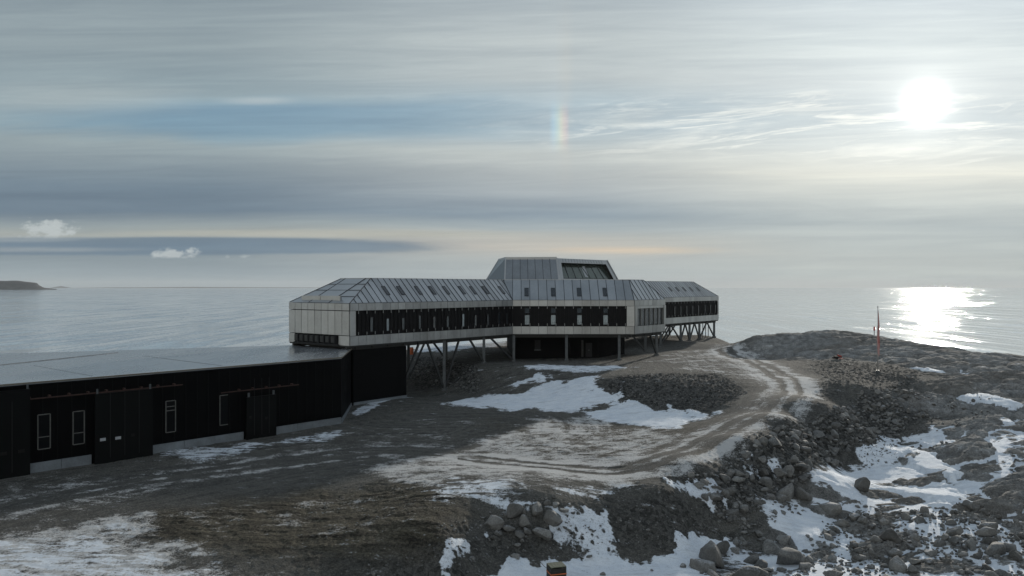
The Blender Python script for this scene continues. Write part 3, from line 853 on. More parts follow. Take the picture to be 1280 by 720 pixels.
def skylight(i, s, f0=.30, f1=.66, w=.62):
    a, b, e, n, L = edge(i); ins = INS[i]
    ex = Vector((e.x, e.y, 0)); up = Vector((n.x * ins, n.y * ins, ZT - Z3)); U = up.length; upn = up.normalized()
    nrm = ex.cross(upn); nrm = -nrm if nrm.z < 0 else nrm
    c = V3(a + e * s, Z3 + .02) + up * ((f0 + f1) / 2) + nrm * .06
    q = MB(); hw = w / 2; hl = U * (f1 - f0) / 2; t = .05
    for sx in (-1, 1): q.box(c + ex * sx * (hw - t / 2), t / 2, ex, hl, upn, .05, 0, nrm)
    for sy in (-1, 1): q.box(c + upn * sy * (hl - t / 2), hw - t, ex, t / 2, upn, .05, 0, nrm)
    o = q.build('skylight', M['seam'], st)
    q = MB(); q.box(c, hw - t - .004, ex, hl - t - .004, upn, .025, 0, nrm); q.build('pane', M['glass'], o)
for s in (7.85, 10.7, 14.3, 17.2, 20.2, 23.8, 26.5, 29.5, 33.6): skylight(0, s + .0)
for px in (658.2, 691.2, 723.5, 755.8): skylight(1, (px - 640.75) * .1348, .18, .58, .72)
for s in (30, 33.5, 37, 40.5, 44): skylight(4, s, .35, .62)

# ---- tower on the roof
TB = Z4 + .01; TT = 17.4
def X_(px, d): return ((px - 640) / F * d, d)
tb = [X_(607.4, 157), X_(631, 146), X_(699, 145), X_(773, 159), X_(752, 172), X_(634, 170)]
tt = [X_(623, 157.5), X_(632, 147.2), X_(696, 146.2), X_(758.8, 157.5), X_(742, 168), X_(640, 167)]
mt = MB()
for i in range(6):
    j = (i + 1) % 6
    a0 = Vector((*tb[i], TB)); b0 = Vector((*tb[j], TB)); a1 = Vector((*tt[i], TT)); b1 = Vector((*tt[j], TT))
    if i == 2:
        # frame of the recessed window: left strip, top strip, right strip, sill
        lerp = lambda s, f: (a0.lerp(b0, s)).lerp(a1.lerp(b1, s), f)
        def quad(s0, s1, f0, f1, m=0): mt.face([lerp(s0, f0), lerp(s1, f0), lerp(s1, f1), lerp(s0, f1)], m)
        quad(0, .07, 0, 1, 1); quad(.07, 1, .80, 1, 1); quad(.93, 1, 0, .80, 1); quad(.07, .93, 0, .07, 1)
        inn = Vector((-(b0 - a0).y, (b0 - a0).x, 0)).normalized() * 1.0
        c00, c10, c11, c01 = lerp(.07, .07), lerp(.93, .07), lerp(.93, .80), lerp(.07, .80)
        for p, q in ((c00, c10), (c10, c11), (c11, c01), (c01, c00)):
            mt.face([p, q, q + inn, p + inn], 2)
        rec = [c00 + inn * .5, c10 + inn * .5, c11 + inn, c01 + inn]
        for t in np.linspace(.04, .92, 15):
            mt.bar(lerp(.07 + .86 * t, .82), lerp(.07 + .86 * t, .985), .06, .04, 3)
    elif i in (0, 1):
        mt.face([a0, b0, b1, a1], 0)
        k = 7 if i == 1 else 3
        nn = (b0 - a0).cross(a1 - a0).normalized()
        for t in range(1, k):
            mt.bar(a0.lerp(b0, t / k) + nn * .02, a1.lerp(b1, t / k) + nn * .02, .07, .06, 3)
        mt.bar(a1 + nn * .03, b1 + nn * .03, .10, .45, 1)
    else: mt.face([a0, b0, b1, a1], 1)
    mt.bar(a0, a1, .35 if i == 2 else .22, .22, 1)
peak = sum((Vector((*p, TT)) for p in tt), Vector()) / 6 + Vector((0, 0, .25))
for i in range(6):
    mt.face([Vector((*tt[i], TT)), Vector((*tt[(i + 1) % 6], TT)), peak], 1)
tower = mt.build('tower', [M['tower_metal'], M['roof_metal'], M['soffit'], M['seam']], st)
q = MB(); q.face(rec, 0); tw = q.build('tower_window', M['glass_green'], tower)
mb = MB()
rl = lambda s, f: (rec[0].lerp(rec[1], s)).lerp(rec[3].lerp(rec[2], s), f) - inn * .04
for s in (.14, .28, .42, .56, .70, .84): mb.bar(rl(s, .0), rl(s, 1.), .12, .08)
mb.bar(rl(0, .02), rl(1, .02), .12, .1)
mb.build('mullion', M['seam'], tw)
mb = MB()
mb.face([rl(.47, .15) - inn * .03, rl(.525, .12) - inn * .03, rl(.48, .72) - inn * .03]); mb.face([rl(.50, .80) - inn * .03, rl(.545, .25) - inn * .03, rl(.57, .85) - inn * .03])
mb.build('painted_gap_light', M['white'], tw)  # pale triangles paint the light seen through a gap in the tower

# ---- ground-floor core under the middle
core = MB()
core.prism([(.5, 137.5), (14.7, 137.5), (20.3, 144.3), (14, 160), (-1, 158)], -1.2, Z0 - .2)
co = core.build('ground_floor', M['core'], st)
for (px, w, z0, z1, mt_) in ((672, 1.0, 1.2, 3.0, 'glass'), (736, 1.1, 0.1, 2.5, 'glass'), (728, .35, .1, 3.0, 'soffit')):
    c = ((px - 640) / F * 137.5, 137.44)
    q = MB(); q.box(V3(c, (z0 + z1) / 2), w / 2, (1, 0, 0), .05, (0, 1, 0), (z1 - z0) / 2)
    o = q.build('window' if z0 > 1 else 'door', M['soffit'] if mt_ != 'glass' else M['backing'], co)
    q = MB(); q.box(V3((c[0], c[1] - .06), z0 + (.12 if z0 > 1 else 1.2)), w / 2 * (1.2 if z0 > 1 else .2), (1, 0, 0), .04, (0, 1, 0), .06); q.build('sill' if z0 > 1 else 'handle', M['steel'], o)

# ---- columns and braces
def column(x, y, w=.42, z=None):
    zb = float(gz(x, y)[0][0]) - .25 if z is None else z
    q = MB()
    t = .05
    q.box((x, y, (zb + Z0 - .2) / 2), w / 2, (1, 0, 0), t, (0, 1, 0), (Z0 - .2 - zb) / 2)
    for s in (-1, 1): q.box((x, y + s * (w / 2), (zb + Z0 - .2) / 2), w / 2, (1, 0, 0), .035, (0, 1, 0), (Z0 - .2 - zb) / 2)
    q.box((x, y, zb + .32), w * .9, (1, 0, 0), w * .9, (0, 1, 0), .16)
    q.build('column', M['steel'], st)
    return (x, y, zb + .3)
a, b, e, n, L = edge(0)
def onE(i, s, off): 
    a, b, e, n, L = edge(i); p = a + e * s + n * off; return (p.x, p.y)
front0 = [column(*onE(0, s, .55)) for s in (18.7, 27.9)] + [column(.3, 133.6)]
rear0 = [column(*onE(0, s, 12.2)) for s in (13.5, 22.5, 31.5)]
mid = [column(x, 133.7) for x in (9.1, 17.9)]
bay_c = [column((820 - 640) / F * 141.5, 141.0), column((806.7 - 640) / F * 150, 150.)]
cr = [column(*onE(4, s, .6)) for s in (23.6, 33.0, 37.4, 42.5, 50.6)]
rr = [column(*onE(4, s, 12.2)) for s in (20., 29.8, 40.4, 50.6)]
def brace(p, q, w=.26):
    m_ = MB(); m_.bar(p, q, w, w); m_.build('brace', M['brace'], st)
top = Z0 - .3
def up(i, s, off): p = onE(i, s, off); return (p[0], p[1], top)
brace(front0[0], up(0, 15.0, .55)); brace((*onE(0, 10.6, .6), -1.2), up(0, 13.4, .55))
brace(front0[0], up(0, 19.6 + 2.4, .55)) ; brace(front0[1], up(0, 24.4, .55)); brace(front0[2], up(0, 29.4, .55))
brace(rear0[0], up(0, 18.0, 12.2)); brace(rear0[1], up(0, 27.0, 12.2)); brace(rear0[1], up(0, 18., 12.2)); brace(rear0[2], up(0, 27., 12.2))
for r_, off, ss in ((cr, .6, (23.6, 33.0, 37.4, 42.5, 50.6)), (rr, 12.2, (20., 29.8, 40.4, 50.6))):
    for k in range(len(r_)):
        if k > 0: brace(r_[k], up(4, (ss[k] + ss[k - 1]) / 2, off))
        if k < len(r_) - 1: brace(r_[k], up(4, (ss[k] + ss[k + 1]) / 2, off))
brace(bay_c[0], up(2, L * .15 + 2, 1)); brace(bay_c[1], (*X_(786, 149), top)); 
q = MB()      # stair flight under the far wing
s0 = Vector((*onE(4, 34.5, 6), .0)); s1 = Vector((*onE(4, 40.5, 6), top))
ex = (s1 - s0).normalized(); side = Vector((edge(4)[3].x, edge(4)[3].y, 0))
for sd in (-1, 1): q.bar(s0 + side * sd * .8, s1 + side * sd * .8, .12, .35); q.bar(s0 + side * sd * .8 + Vector((0, 0, 1.1)), s1 + side * sd * .8 + Vector((0, 0, 1.1)), .06, .06)
for k in range(16):
    q.box(s0.lerp(s1, (k + .5) / 16), .16, Vector((edge(4)[2].x, edge(4)[2].y, 0)), .78, side, .03)
q.build('stair', M['brace'], st)
for k in range(4): 
    x_, y_ = onE(4, 43.5 + k * 1.5, .9); q = MB(); q.tube((x_, y_, -.4), (x_, y_, top), .09); q.build('drain_pipe', M['steel'], st)

# -------------------------------------------------------- the black garage
ga = empty('garage_building', (-45, 92, -4))
tag(ga, 'long low black-walled garage with a flat glossy roof and pale skirting at the left', 'building')
RZ = 3.8; GB = -4.6
g0 = Vector((-20.1, 94.)); g1 = Vector((-43.2, 67.5)); ge = (g1 - g0).normalized()   # runs from the corner towards the camera side
gL = 62.
g2 = g0 + ge * gL
back0 = Vector((-31.7, 114.6)); back1 = Vector((-63., 100.)); back2 = Vector((-110., 78.))
conn = Vector((-21.9, 110.))
gpoly = [tuple(g0), tuple(conn), tuple(back0), tuple(back1), tuple(back2), tuple(g2)]
mb = MB(); mb.prism(gpoly, GB, RZ - .12)
_gn = Vector((-ge.y, ge.x)); _gn = _gn if _gn.dot(Vector((1, -1))) > 0 else -_gn
for k in range(1, 52):
    c_ = g0 + ge * (k * 1.18) + _gn * .008; mb.box((c_.x, c_.y, -.3), .035, Vector((ge.x, ge.y, 0)), .012, Vector((_gn.x, _gn.y, 0)), 3.9, 1)
mb.build('wall', [M['garage'], M['garage_door']], ga)
ctr = Vector((-50, 85))
mb = MB()
rp = [tuple(Vector(p) + (Vector(p) - ctr).normalized() * .12) for p in gpoly]
mb.prism(rp, RZ - .10, RZ, 0)
# raised far portion of the membrane
def RP(px, py, z): return P(px, py, z)[:2]
mb.prism([RP(148, 441, RZ), tuple(back1), tuple(back2), RP(-300, 474, RZ), RP(0, 456.5, RZ)], RZ + .004, RZ + .07, 0)
for s, w_ in ((14, 10), (27, 7), (39, 12)):     # lap joints
    p = g0 + ge * s; nn = Vector((-ge.y, ge.x)) * -1
    q = p + nn * (w_ + 10)
    mb.bar((p.x + nn.x * 2, p.y + nn.y * 2, RZ + .012), (q.x, q.y, RZ + .012), .10, .03, 0)
mb.build('roof', M['membrane'], ga)
mb = MB()
for i in range(2): 
    pa = Vector(rp[(5, 0)[i]]); pb = Vector(rp[(0, 1)[i]])
    mb.bar((pa.x, pa.y, RZ + .03), (pb.x, pb.y, RZ + .03), .14, .12)
mb.build('roof_edge', M['edge'], ga)
gn = Vector((ge.y, -ge.x)); gn = gn if gn.dot(Vector((1, -1))) > 0 else -gn       # outward
def onG(s, out=0): p = g0 + ge * s + gn * out; return p
def s_at(px):   # position along the front wall seen at picture column px
    r = (px - 640) / F
    return (r * g0.y - g0.x) / (ge.x - r * ge.y)
gx = Vector((ge.x, ge.y, 0)); gnx = Vector((gn.x, gn.y, 0))
def gbox(mbx, pa, pb, z0, z1, out, th=.05, m=0):
    s0, s1 = s_at(pa), s_at(pb); c = onG((s0 + s1) / 2, out)
    mbx.box((c.x, c.y, (z0 + z1) / 2), abs(s1 - s0) / 2, gx, th, gnx, (z1 - z0) / 2, m)
def gzp(px, py): # height on the front wall
    d = onG(s_at(px)).y
    return CAM_Z - (py - HOR) / F * d
for pa, pb in ((342, 426), (189, 304), (36, 114)):
    s0, s1 = s_at(pb), s_at(pa)
    k = max(1, round((s1 - s0) / 3.4)); 
    mb = MB()
    for j in range(k):
        c = onG(s0 + (s1 - s0) * (j + .5) / k, .06)
        mb.box((c.x, c.y, -3.78), (s1 - s0) / k / 2 - .02, gx, .06, gnx, .62)
    mb.build('skirting', M['skirt'], ga)
# sliding doors that hang from a rail
for pa, pb in ((305, 342), (116, 188), (-60, 35)):
    mb = MB(); gbox(mb, pa, pb, -4.15, gzp(pb, 484 if pb < 200 else 491) - .1, .42, .12)
    s0, s1 = s_at(pb), s_at(pa)
    for j in range(1, 4):
        c = onG(s0 + (s1 - s0) * j / 4, .555); mb.box((c.x, c.y, -.6), .02, gx, .012, gnx, 3.0, 1)
    do = mb.build('sliding_door', [M['garage_door'], M['backing']], ga)
    stick = {116: ((122, 129, 548.5), (141, 148, 546.5), (161, 165, 543)), 305: ((308, 311, 521), (328, 331, 522)), -60: ((-2, 6, 566), (20, 28, 563))}[pa]
    for k, (u0, u1, py) in enumerate(stick):
        q = MB(); z = gzp((u0 + u1) / 2, py); gbox(q, u0, u1, z - .13, z + .13, .555, .012)
        q.build('handle_plate', M['white'] if pa == 116 and k < 2 else M['fin'], do)
    for u in (pa + 3, pb - 3):      # hangers
        q = MB(); z = gzp(u, 0); zt = gzp(pb, 484 if pb < 200 else 491); gbox(q, u - 1, u + 1, zt - .1, zt + .35, .45, .06); q.build('hanger', M['steel'], do)
for pa, pya, pb, pyb in ((-80, 505, 226, 480.5), (274, 492, 371, 480.5)):
    pp, qq = onG(s_at(pa), .38), onG(s_at(pb), .38)
    zz = gzp(pb, pyb)
    mb = MB(); mb.bar((pp.x, pp.y, zz), (qq.x, qq.y, zz), .10, .10)
    L_ = (pp - qq).length
    for k in range(int(L_ / 1.6)):
        c = qq.lerp(pp, (k + .5) * 1.6 / L_)
        mb.box((c.x - gn.x * .15, c.y - gn.y * .15, zz + .12), .07, gx, .2, gnx, .08, 0)
    mb.build('door_rail', M['rust'], ga)
for pa, pb, y0, y1, ym in ((47, 62.5, 518, 561, 546), (91, 105, 514, 555, 541), (207, 219, 501, 540, None), (274.5, 285, 494, 531, None)):
    pm = (pa + pb) / 2
    zt, zb = gzp(pm, y0), gzp(pm, y1)
    s0, s1 = s_at(pb), s_at(pa); mb = MB(); t = .036
    for s in (s0, s1):
        if pa > 270 and s == s0: continue
        c = onG(s, .05); mb.box((c.x, c.y, (zt + zb) / 2), t, gx, .05, gnx, (zt - zb) / 2)
    zs = [zt, zb] + ([gzp(pm, ym)] if ym else [])
    if 200 < pa < 210: zs += [gzp(pm, 508), gzp(pm, 513)]
    for z in zs:
        c = onG((s0 + s1) / 2, .05); mb.box((c.x, c.y, z), abs(s1 - s0) / 2 - t, gx, .045, gnx, t)
    o = mb.build('window', M['frame_pale'], ga)
    q = MB(); c = onG((s0 + s1) / 2, .012); q.box((c.x, c.y, (zt + zb) / 2), abs(s1 - s0) / 2 - t, gx, .01, gnx, (zt - zb) / 2 - t); q.build('pane', M['glass_black'], o)
# corner face and the block that joins garage and station
mb = MB(); mb.box((conn.x + .12, conn.y - .12, -.2), .10, (1, 0, 0), .10, (0, 1, 0), 4.1)
mb.build('corner_post', M['steel'], ga)
e0 = (conn - g0).normalized(); ex = Vector((e0.x, e0.y, 0)); nx = Vector((e0.y, -e0.x, 0))
mb = MB(); c = (g0 + conn) / 2; mb.box((c.x + nx.x * .07, c.y + nx.y * .07, -3.85), (conn - g0).length / 2 - .1, ex, .06, nx, .45); mb.build('skirting', M['skirt'], ga)
j0 = Vector(onE(0, 1.0, .45)); j1 = Vector(onE(0, 10.75, .45)); j2 = Vector(onE(0, 10.75, 12)); j3 = Vector(onE(0, 0.2, 12.))
mb = MB(); mb.prism([tuple(j0), tuple(j1), tuple(j2), tuple(j3)], GB, Z0 - .62); mb.build('link_block', M['core'], ga)
a, b, e, n, L = edge(0); ex = Vector((e.x, e.y, 0)); nx = Vector((n.x, n.y, 0))
mb = MB(); c = (j0 + j1) / 2; mb.box((c.x - n.x * .07, c.y - n.y * .07, -3.85), (j1 - j0).length / 2, ex, .06, nx, .5); mb.build('skirting', M['skirt'], ga)
# ------------------------------------------------------------------- stones
def ico(sub):
    import bmesh
    bm = bmesh.new(); bmesh.ops.create_icosphere(bm, subdivisions=sub, radius=1)
    v = np.array([q.co[:] for q in bm.verts]); f = np.array([[q.index for q in p.verts] for p in bm.faces]); bm.free()
    return v, f
def n3(v, sc, k):
    return (vnoise(v[:, 0] * sc + 31, v[:, 1] * sc + v[:, 2] * sc * .7 + 11, k) + vnoise(v[:, 2] * sc + 5, v[:, 0] * sc * .6 - v[:, 1] * sc + 71, k + 3)) - 1
def stone(v, k, round_=.5):
    r = np.random.default_rng(100 + k)
    p = v.copy()
    for _ in range(13):
        nn = r.normal(size=3); nn /= np.linalg.norm(nn)
        d = r.uniform(.45, .85); t = p @ nn
        over = np.maximum(t - d, 0); p -= np.outer(over * (1 - .15 * round_), nn)
    p *= (1 + .10 * n3(v, 1.3, k) + .05 * n3(v, 3.4, k + 7) + .03 * n3(v, 8., k + 13))[:, None]
    return p * np.array([1, r.uniform(.65, .95), r.uniform(.5, .8)])
hv, hf = ico(3 + 1); lv, lf = ico(2); tv, tf = ico(1)
PROTO = []
for k in range(10):
    me = bpy.data.meshes.new('boulder')
    me.from_pydata(stone(hv, k).tolist(), [], hf.tolist())
    me.polygons.foreach_set('use_smooth', [True] * len(hf)); me.materials.append(M['rock']); me.update()
    PROTO.append(me)
LOWP = [stone(lv, 40 + k) for k in range(8)]; TINY = [stone(tv, 60 + k) for k in range(6)]

def rot_many(n, r):
    a = r.uniform(0, 2 * np.pi, n); t = r.normal(0, .45, (n, 2))
    ca, sa = np.cos(a), np.sin(a)
    Rz = np.zeros((n, 3, 3)); Rz[:, 0, 0] = ca; Rz[:, 0, 1] = -sa; Rz[:, 1, 0] = sa; Rz[:, 1, 1] = ca; Rz[:, 2, 2] = 1
    cx, sx = np.cos(t[:, 0]), np.sin(t[:, 0]); Rx = np.zeros((n, 3, 3)); Rx[:, 0, 0] = 1; Rx[:, 1, 1] = cx; Rx[:, 1, 2] = -sx; Rx[:, 2, 1] = sx; Rx[:, 2, 2] = cx
    cy, sy = np.cos(t[:, 1]), np.sin(t[:, 1]); Ry = np.zeros((n, 3, 3)); Ry[:, 1, 1] = 1; Ry[:, 0, 0] = cy; Ry[:, 0, 2] = sy; Ry[:, 2, 0] = -sy; Ry[:, 2, 2] = cy
    return Rx @ Ry @ Rz

# region outline (picture points on the land), stones per m2, smallest, largest, power, description key
REG = [
    ([(1135, 472), (1085, 487), (1030, 508), (992, 528), (942, 555), (885, 586), (862, 604), (895, 650), (940, 655), (985, 625), (1045, 582), (1105, 552), (1165, 522)], 9., .14, .70, 2.2, 'bank'),
    ([(1000, 545), (1060, 520), (1090, 530), (1040, 575), (980, 610), (900, 640), (880, 612), (960, 575)], .6, .40, .95, 1.4, 'bank'),
    ([(900, 640), (980, 615), (1010, 640), (960, 670), (920, 700), (890, 740), (1000, 740), (1290, 740), (1290, 655), (1200, 650), (1120, 640), (1040, 640), (1000, 700), (880, 720)], 5.0, .10, .80, 2.0, 'shore'),
    ([(1060, 628), (1200, 632), (1290, 660), (1290, 740), (1060, 740), (1020, 680)], 5.0, .10, .72, 2.0, 'shore'),
    ([(900, 640), (1100, 640), (1290, 670), (1290, 760), (860, 760)], .16, .55, 1.1, 1.3, 'shore'),
    ([(606, 650), (640, 636), (712, 636), (716, 672), (690, 694), (640, 694), (606, 684)], 7.0, .25, .75, .9, 'crate'),
    ([(560, 655), (620, 630), (720, 630), (730, 690), (600, 705), (540, 700)], 8., .07, .3, 2.2, 'edge'),
    ([(700, 645), (830, 612), (895, 665), (850, 692), (720, 694), (690, 680)], 6., .07, .25, 2.6, 'mound'),
    ([(600, 700), (700, 694), (900, 700), (900, 760), (600, 760)], .35, .12, .45, 2., 'snowfield'),
    ([(470, 704), (560, 686), (612, 700), (600, 760), (400, 760), (440, 716)], 5., .1, .42, 2.2, 'edge'),
    ([(785, 472), (900, 468), (935, 490), (905, 506), (865, 517), (790, 505), (755, 486)], 7.5, .07, .26, 2.8, 'slope'),
    ([(512, 447), (560, 448), (600, 460), (600, 488), (540, 484), (512, 484)], 3.0, .12, .45, 2.3, 'slope'),
    ([(1040, 520), (1180, 480), (1250, 500), (1180, 560), (1080, 560)], 1.2, .12, .55, 2.3, 'upper'),
    ([(1060, 580), (1075, 555), (1100, 546), (1135, 550), (1120, 575), (1090, 588)], 9., .07, .3, 2.4, 'heap'),
    ([(1180, 560), (1290, 560), (1290, 650), (1180, 640)], .35, .12, .5, 2.2, 'shore'),
    ([(430, 620), (700, 600), (760, 640), (600, 690), (400, 700)], .5, .05, .14, 2.5, 'edge'),
    ([(850, 600), (760, 615), (700, 640), (830, 612), (890, 640)], 3., .06, .22, 2.6, 'mound'),
]
allp = []
for poly, dens, smin, smax, pw, key in REG:
    pl = GP(poly); a = np.array(pl); x0, y0 = a.min(0); x1, y1 = a.max(0)
    n = int((x1 - x0) * (y1 - y0) * dens)
    x = rng.uniform(x0, x1, n); y = rng.uniform(y0, y1, n)
    keep = sdf(pl, x, y) + fbm(x, y, 3., 3, 7) * 1.2 > 0
    keep &= rng.uniform(0, 1, n) < .55 + .9 * fbm(x, y, 2.5, 3, 27)      # stones gather in drifts
    x = x[keep]; y = y[keep]; n = len(x)
    u = rng.uniform(0, 1, n); s = (smin ** -pw + u * (smax ** -pw - smin ** -pw)) ** (-1 / pw)
    allp += [(x[i], y[i], s[i], key) for i in range(n)]
# a few seen one by one in the photograph: picture point, size
HERO = [
    ((690, 652), .62, 'large boulder at the right end of the boulder cluster behind the crate', 'h'),
    ((676, 668), .55, 'boulder at the lower right of the cluster behind the crate, just above the open snow', 'h'),
    ((636, 664), .45, 'boulder at the outer left of the cluster behind the crate', 'h'),
    ((984, 620), .85, 'big boulder below the road bank beside the snow, left one of a close pair', 'h'),
    ((1003, 622), .80, 'big boulder below the road bank beside the snow, right one of a close pair', 'h'),
    ((1075, 612), .80, 'lone boulder on the clean snow between the stone bank and the bedrock', 'h'),
    ((1038, 640), .95, 'broad boulder on the stony shore below the lone boulder of the clean snow', 'h'),
    ((644, 697), .30, 'single small flat stone lying on the snow to the left of the crate', 'h'),
    ((736, 700), .22, 'small dark stone lying on the snow to the right of the crate', 'h'),
    ((890, 704), 1.15, 'largest boulder at the foot of the dark gravel mound, standing in snow', 'h'),
    ((985, 706), 1.05, 'large boulder at the bottom edge of the stony shore, right of the gravel mound', 'h'),
    ((1022, 545), .75, 'big boulder near the top of the stone bank beside the bend of the road', 'h'),
]
HX = [(*G(*p), s, l) for p, s, l, _ in HERO]
HX = [(a_, b_, c_ * 1.35, d_) for a_, b_, c_, d_ in HX]
px_ = np.array([q[0] for q in allp]); py_ = np.array([q[1] for q in allp]); ps = np.array([q[2] for q in allp]); pk = np.array([q[3] for q in allp]); ps = ps * np.where(np.isin(pk, ['bank', 'shore', 'crate']), 1.12, 1.)
zt, mk = gz(px_, py_)
for hx, hy, hs, _ in HX:
    ok = np.hypot(px_ - hx, py_ - hy) > hs * .9 + ps * .5
    px_, py_, ps, pk, zt = px_[ok], py_[ok], ps[ok], pk[ok], zt[ok]
# thin out overlapping big stones
order = np.argsort(-ps); taken = {}; keep = []
for i in order:
    if ps[i] > .32:
        c = (int(px_[i] // 1.2), int(py_[i] // 1.2)); bad = False
        for a_ in (-1, 0, 1):
            for b_ in (-1, 0, 1):
                for j in taken.get((c[0] + a_, c[1] + b_), ()):
                    if math.hypot(px_[i] - px_[j], py_[i] - py_[j]) < (ps[i] + ps[j]) * .5: bad = True
        if bad: continue
        taken.setdefault(c, []).append(i)
    keep.append(i)
keep = np.array(keep); px_, py_, ps, pk, zt = px_[keep], py_[keep], ps[keep], pk[keep], zt[keep]
infr = (np.abs(px_ / py_) < .63) & ((CAM_Z - zt) / py_ < .357)
app = np.where(infr, ps / py_, 0)
order = np.argsort(-app)
NB = 285
ind = order[:NB]; rest = order[NB:]
LBL = {'bank': ('grey boulder in the stone bank sloping down from the curved gravel road', 'boulders of the stone bank below the road'),
       'shore': ('grey-brown boulder among snow patches on the stony shore, bottom right', 'boulders scattered over the snowy shore'),
       'crate': ('dark boulder in the tight cluster on the slope behind the small crate', 'boulders clustered behind the crate'),
       'mound': ('small stone on the dark gravel mound that ends the road bank', 'stones on the gravel mound'),
       'snowfield': ('single dark stone poking out of the snow beside the small crate', 'stones in the snow round the crate'),
       'edge': ('dark stone spilling off the edge of the brown mud flat at the bottom', 'stones along the mud flat edge'),
       'slope': ('dark stone on the gravel slope under the station', 'stones on the gravel slope by the station'),
       'upper': ('grey stone lying between the flagpole flat and the bedrock', 'stones below the flagpole flat'),
       'heap': ('small stone on the snow-dusted rubble heap beside the white snow', 'stones on the snowy rubble heap')}
def put_boulder(x, y, s, z, label, group):
    o = bpy.data.objects.new('boulder', random.choice(PROTO)); COL.objects.link(o)
    o.location = (x, y, z + s * random.uniform(.12, .34)); o.scale = (s * random.uniform(.85, 1.25), s * random.uniform(.8, 1.1), s * random.uniform(.75, 1.1))
    o.rotation_euler = (random.gauss(0, .3), random.gauss(0, .3), random.uniform(0, 6.28))
    tag(o, label, 'boulder', group)
for x, y, s, l in HX: put_boulder(x, y, s, float(gz(x, y)[0][0]), l, None)
for i in ind: put_boulder(float(px_[i]), float(py_[i]), float(ps[i]), float(zt[i]), *LBL[pk[i]])

def merged(name, idx, protos, faces, lab):
    n = len(idx); r = np.random.default_rng(5)
    Rm = rot_many(n, r); which = r.integers(0, len(protos), n)
    V = np.stack(protos)[which]                         # n, nv, 3
    V = np.einsum('nij,nvj->nvi', Rm, V) * (ps[idx][:, None, None] * np.stack([r.uniform(.8, 1.25, n), r.uniform(.8, 1.1, n), r.uniform(.7, 1.05, n)], -1)[:, None, :])
    V += np.stack([px_[idx], py_[idx], zt[idx] + ps[idx] * r.uniform(.1, .4, n)], -1)[:, None, :]
    nv = V.shape[1]; Fc = (faces[None] + (np.arange(n) * nv)[:, None, None]).reshape(-1, 3)
    me = bpy.data.meshes.new(name); me.vertices.add(n * nv); me.vertices.foreach_set('co', V.ravel().astype(np.float32))
    me.loops.add(Fc.size); me.loops.foreach_set('vertex_index', Fc.ravel().astype(np.int32))
    me.polygons.add(len(Fc)); me.polygons.foreach_set('loop_start', np.arange(0, Fc.size, 3, dtype=np.int32)); me.polygons.foreach_set('loop_total', np.full(len(Fc), 3, np.int32))
    me.polygons.foreach_set('use_smooth', np.zeros(len(Fc), bool)); me.update(); me.materials.append(M['rock'])
    o = bpy.data.objects.new(name, me); COL.objects.link(o)
    return tag(o, lab, 'stones', kind='stuff')
big = rest[ps[rest] > .16]; small = rest[ps[rest] <= .16]
merged('rubble', big, LOWP, lf, 'loose grey rubble covering the stone bank and the snowy shore')
merged('gravel', small, TINY, tf, 'small dark gravel strewn over the banks and mounds')
print('stones', len(ind), len(big), len(small))

# ------------------------------------------------------------ small things
def ground_at(x, y): return float(gz(x, y)[0][0])
fx, fy = (1097.3 - 640) / F * 116, 116.
fz = ground_at(fx, fy)
fo = empty('flagpole', (fx, fy, fz)); tag(fo, 'tall thin flagpole with a limp red flag standing before the rock ridge', 'flagpole')
mb = MB(); mb.tube((fx, fy, fz - .2), (fx, fy, 9.2), .085, .045); mb.build('pole', M['pole'], fo, True)
mb = MB(); mb.tube((fx, fy, 9.2), (fx, fy, 9.38), .09, .03); mb.build('finial', M['steel'], fo)
mb = MB(); mb.tube((fx, fy, fz - .2), (fx, fy, fz + .35), .28, .24); mb.build('base', M['steel'], fo)
# limp flag: folded cloth hanging along the pole
zs = np.linspace(8.7, 2.2, 40); rows = []
for z in zs:
    t = (8.7 - z) / 6.5; w = .025 + .15 * math.sin(min(1, t * 1.6) * math.pi / 2) * (1 - .45 * max(0, t - .6) / .4)
    rows.append([(fx + .05 + w * (math.cos(a_) * (1 + .3 * math.sin(3 * a_ + z * 1.1)) + .25), fy + w * .8 * math.sin(a_) * (1 + .3 * math.cos(4 * a_ - z)), z + .1 * math.sin(a_ * 2)) for a_ in np.linspace(0, 2 * math.pi, 25)[:-1]])
mb = MB(); b0 = 0
for r_ in rows: mb.v += r_
for i in range(len(rows) - 1):
    for j in range(24):
        mb.f.append((i * 24 + j, i * 24 + (j + 1) % 24, (i + 1) * 24 + (j + 1) % 24, (i + 1) * 24 + j)); mb.m.append(0)
def mk_flag():
    m, nt, b = new_mat('flag_cloth'); g = NT(nt)
    n = g.noise(g.vscale(g.pos(), (3, 3, .6)), 1.5, 3, .5)
    nt.links.new(g.mix(g.maprange(n, .35, .65), (.40, .12, .10), (.50, .30, .28)), b.inputs['Base Color'])  # paler pink in the red puts the glare into the cloth colour
    b.inputs['Roughness'].default_value = .85
    return m
mb.build('flag', mk_flag(), fo, True)

mx, my = (1092.8 - 640) / F * 156, 156.; mz = ground_at(mx, my)
mo = empty('marker_post', (mx, my, mz)); tag(mo, 'short marker post with a red head on the ridge crest behind the flagpole', 'marker post')
mb = MB(); mb.tube((mx, my, mz - .2), (mx, my, mz + 1.6), .07); mb.build('post', M['steel'], mo)
mb = MB(); mb.tube((mx, my, mz + 1.2), (mx, my, mz + 2.0), .17, .13); mb.build('head', M['red'], mo)

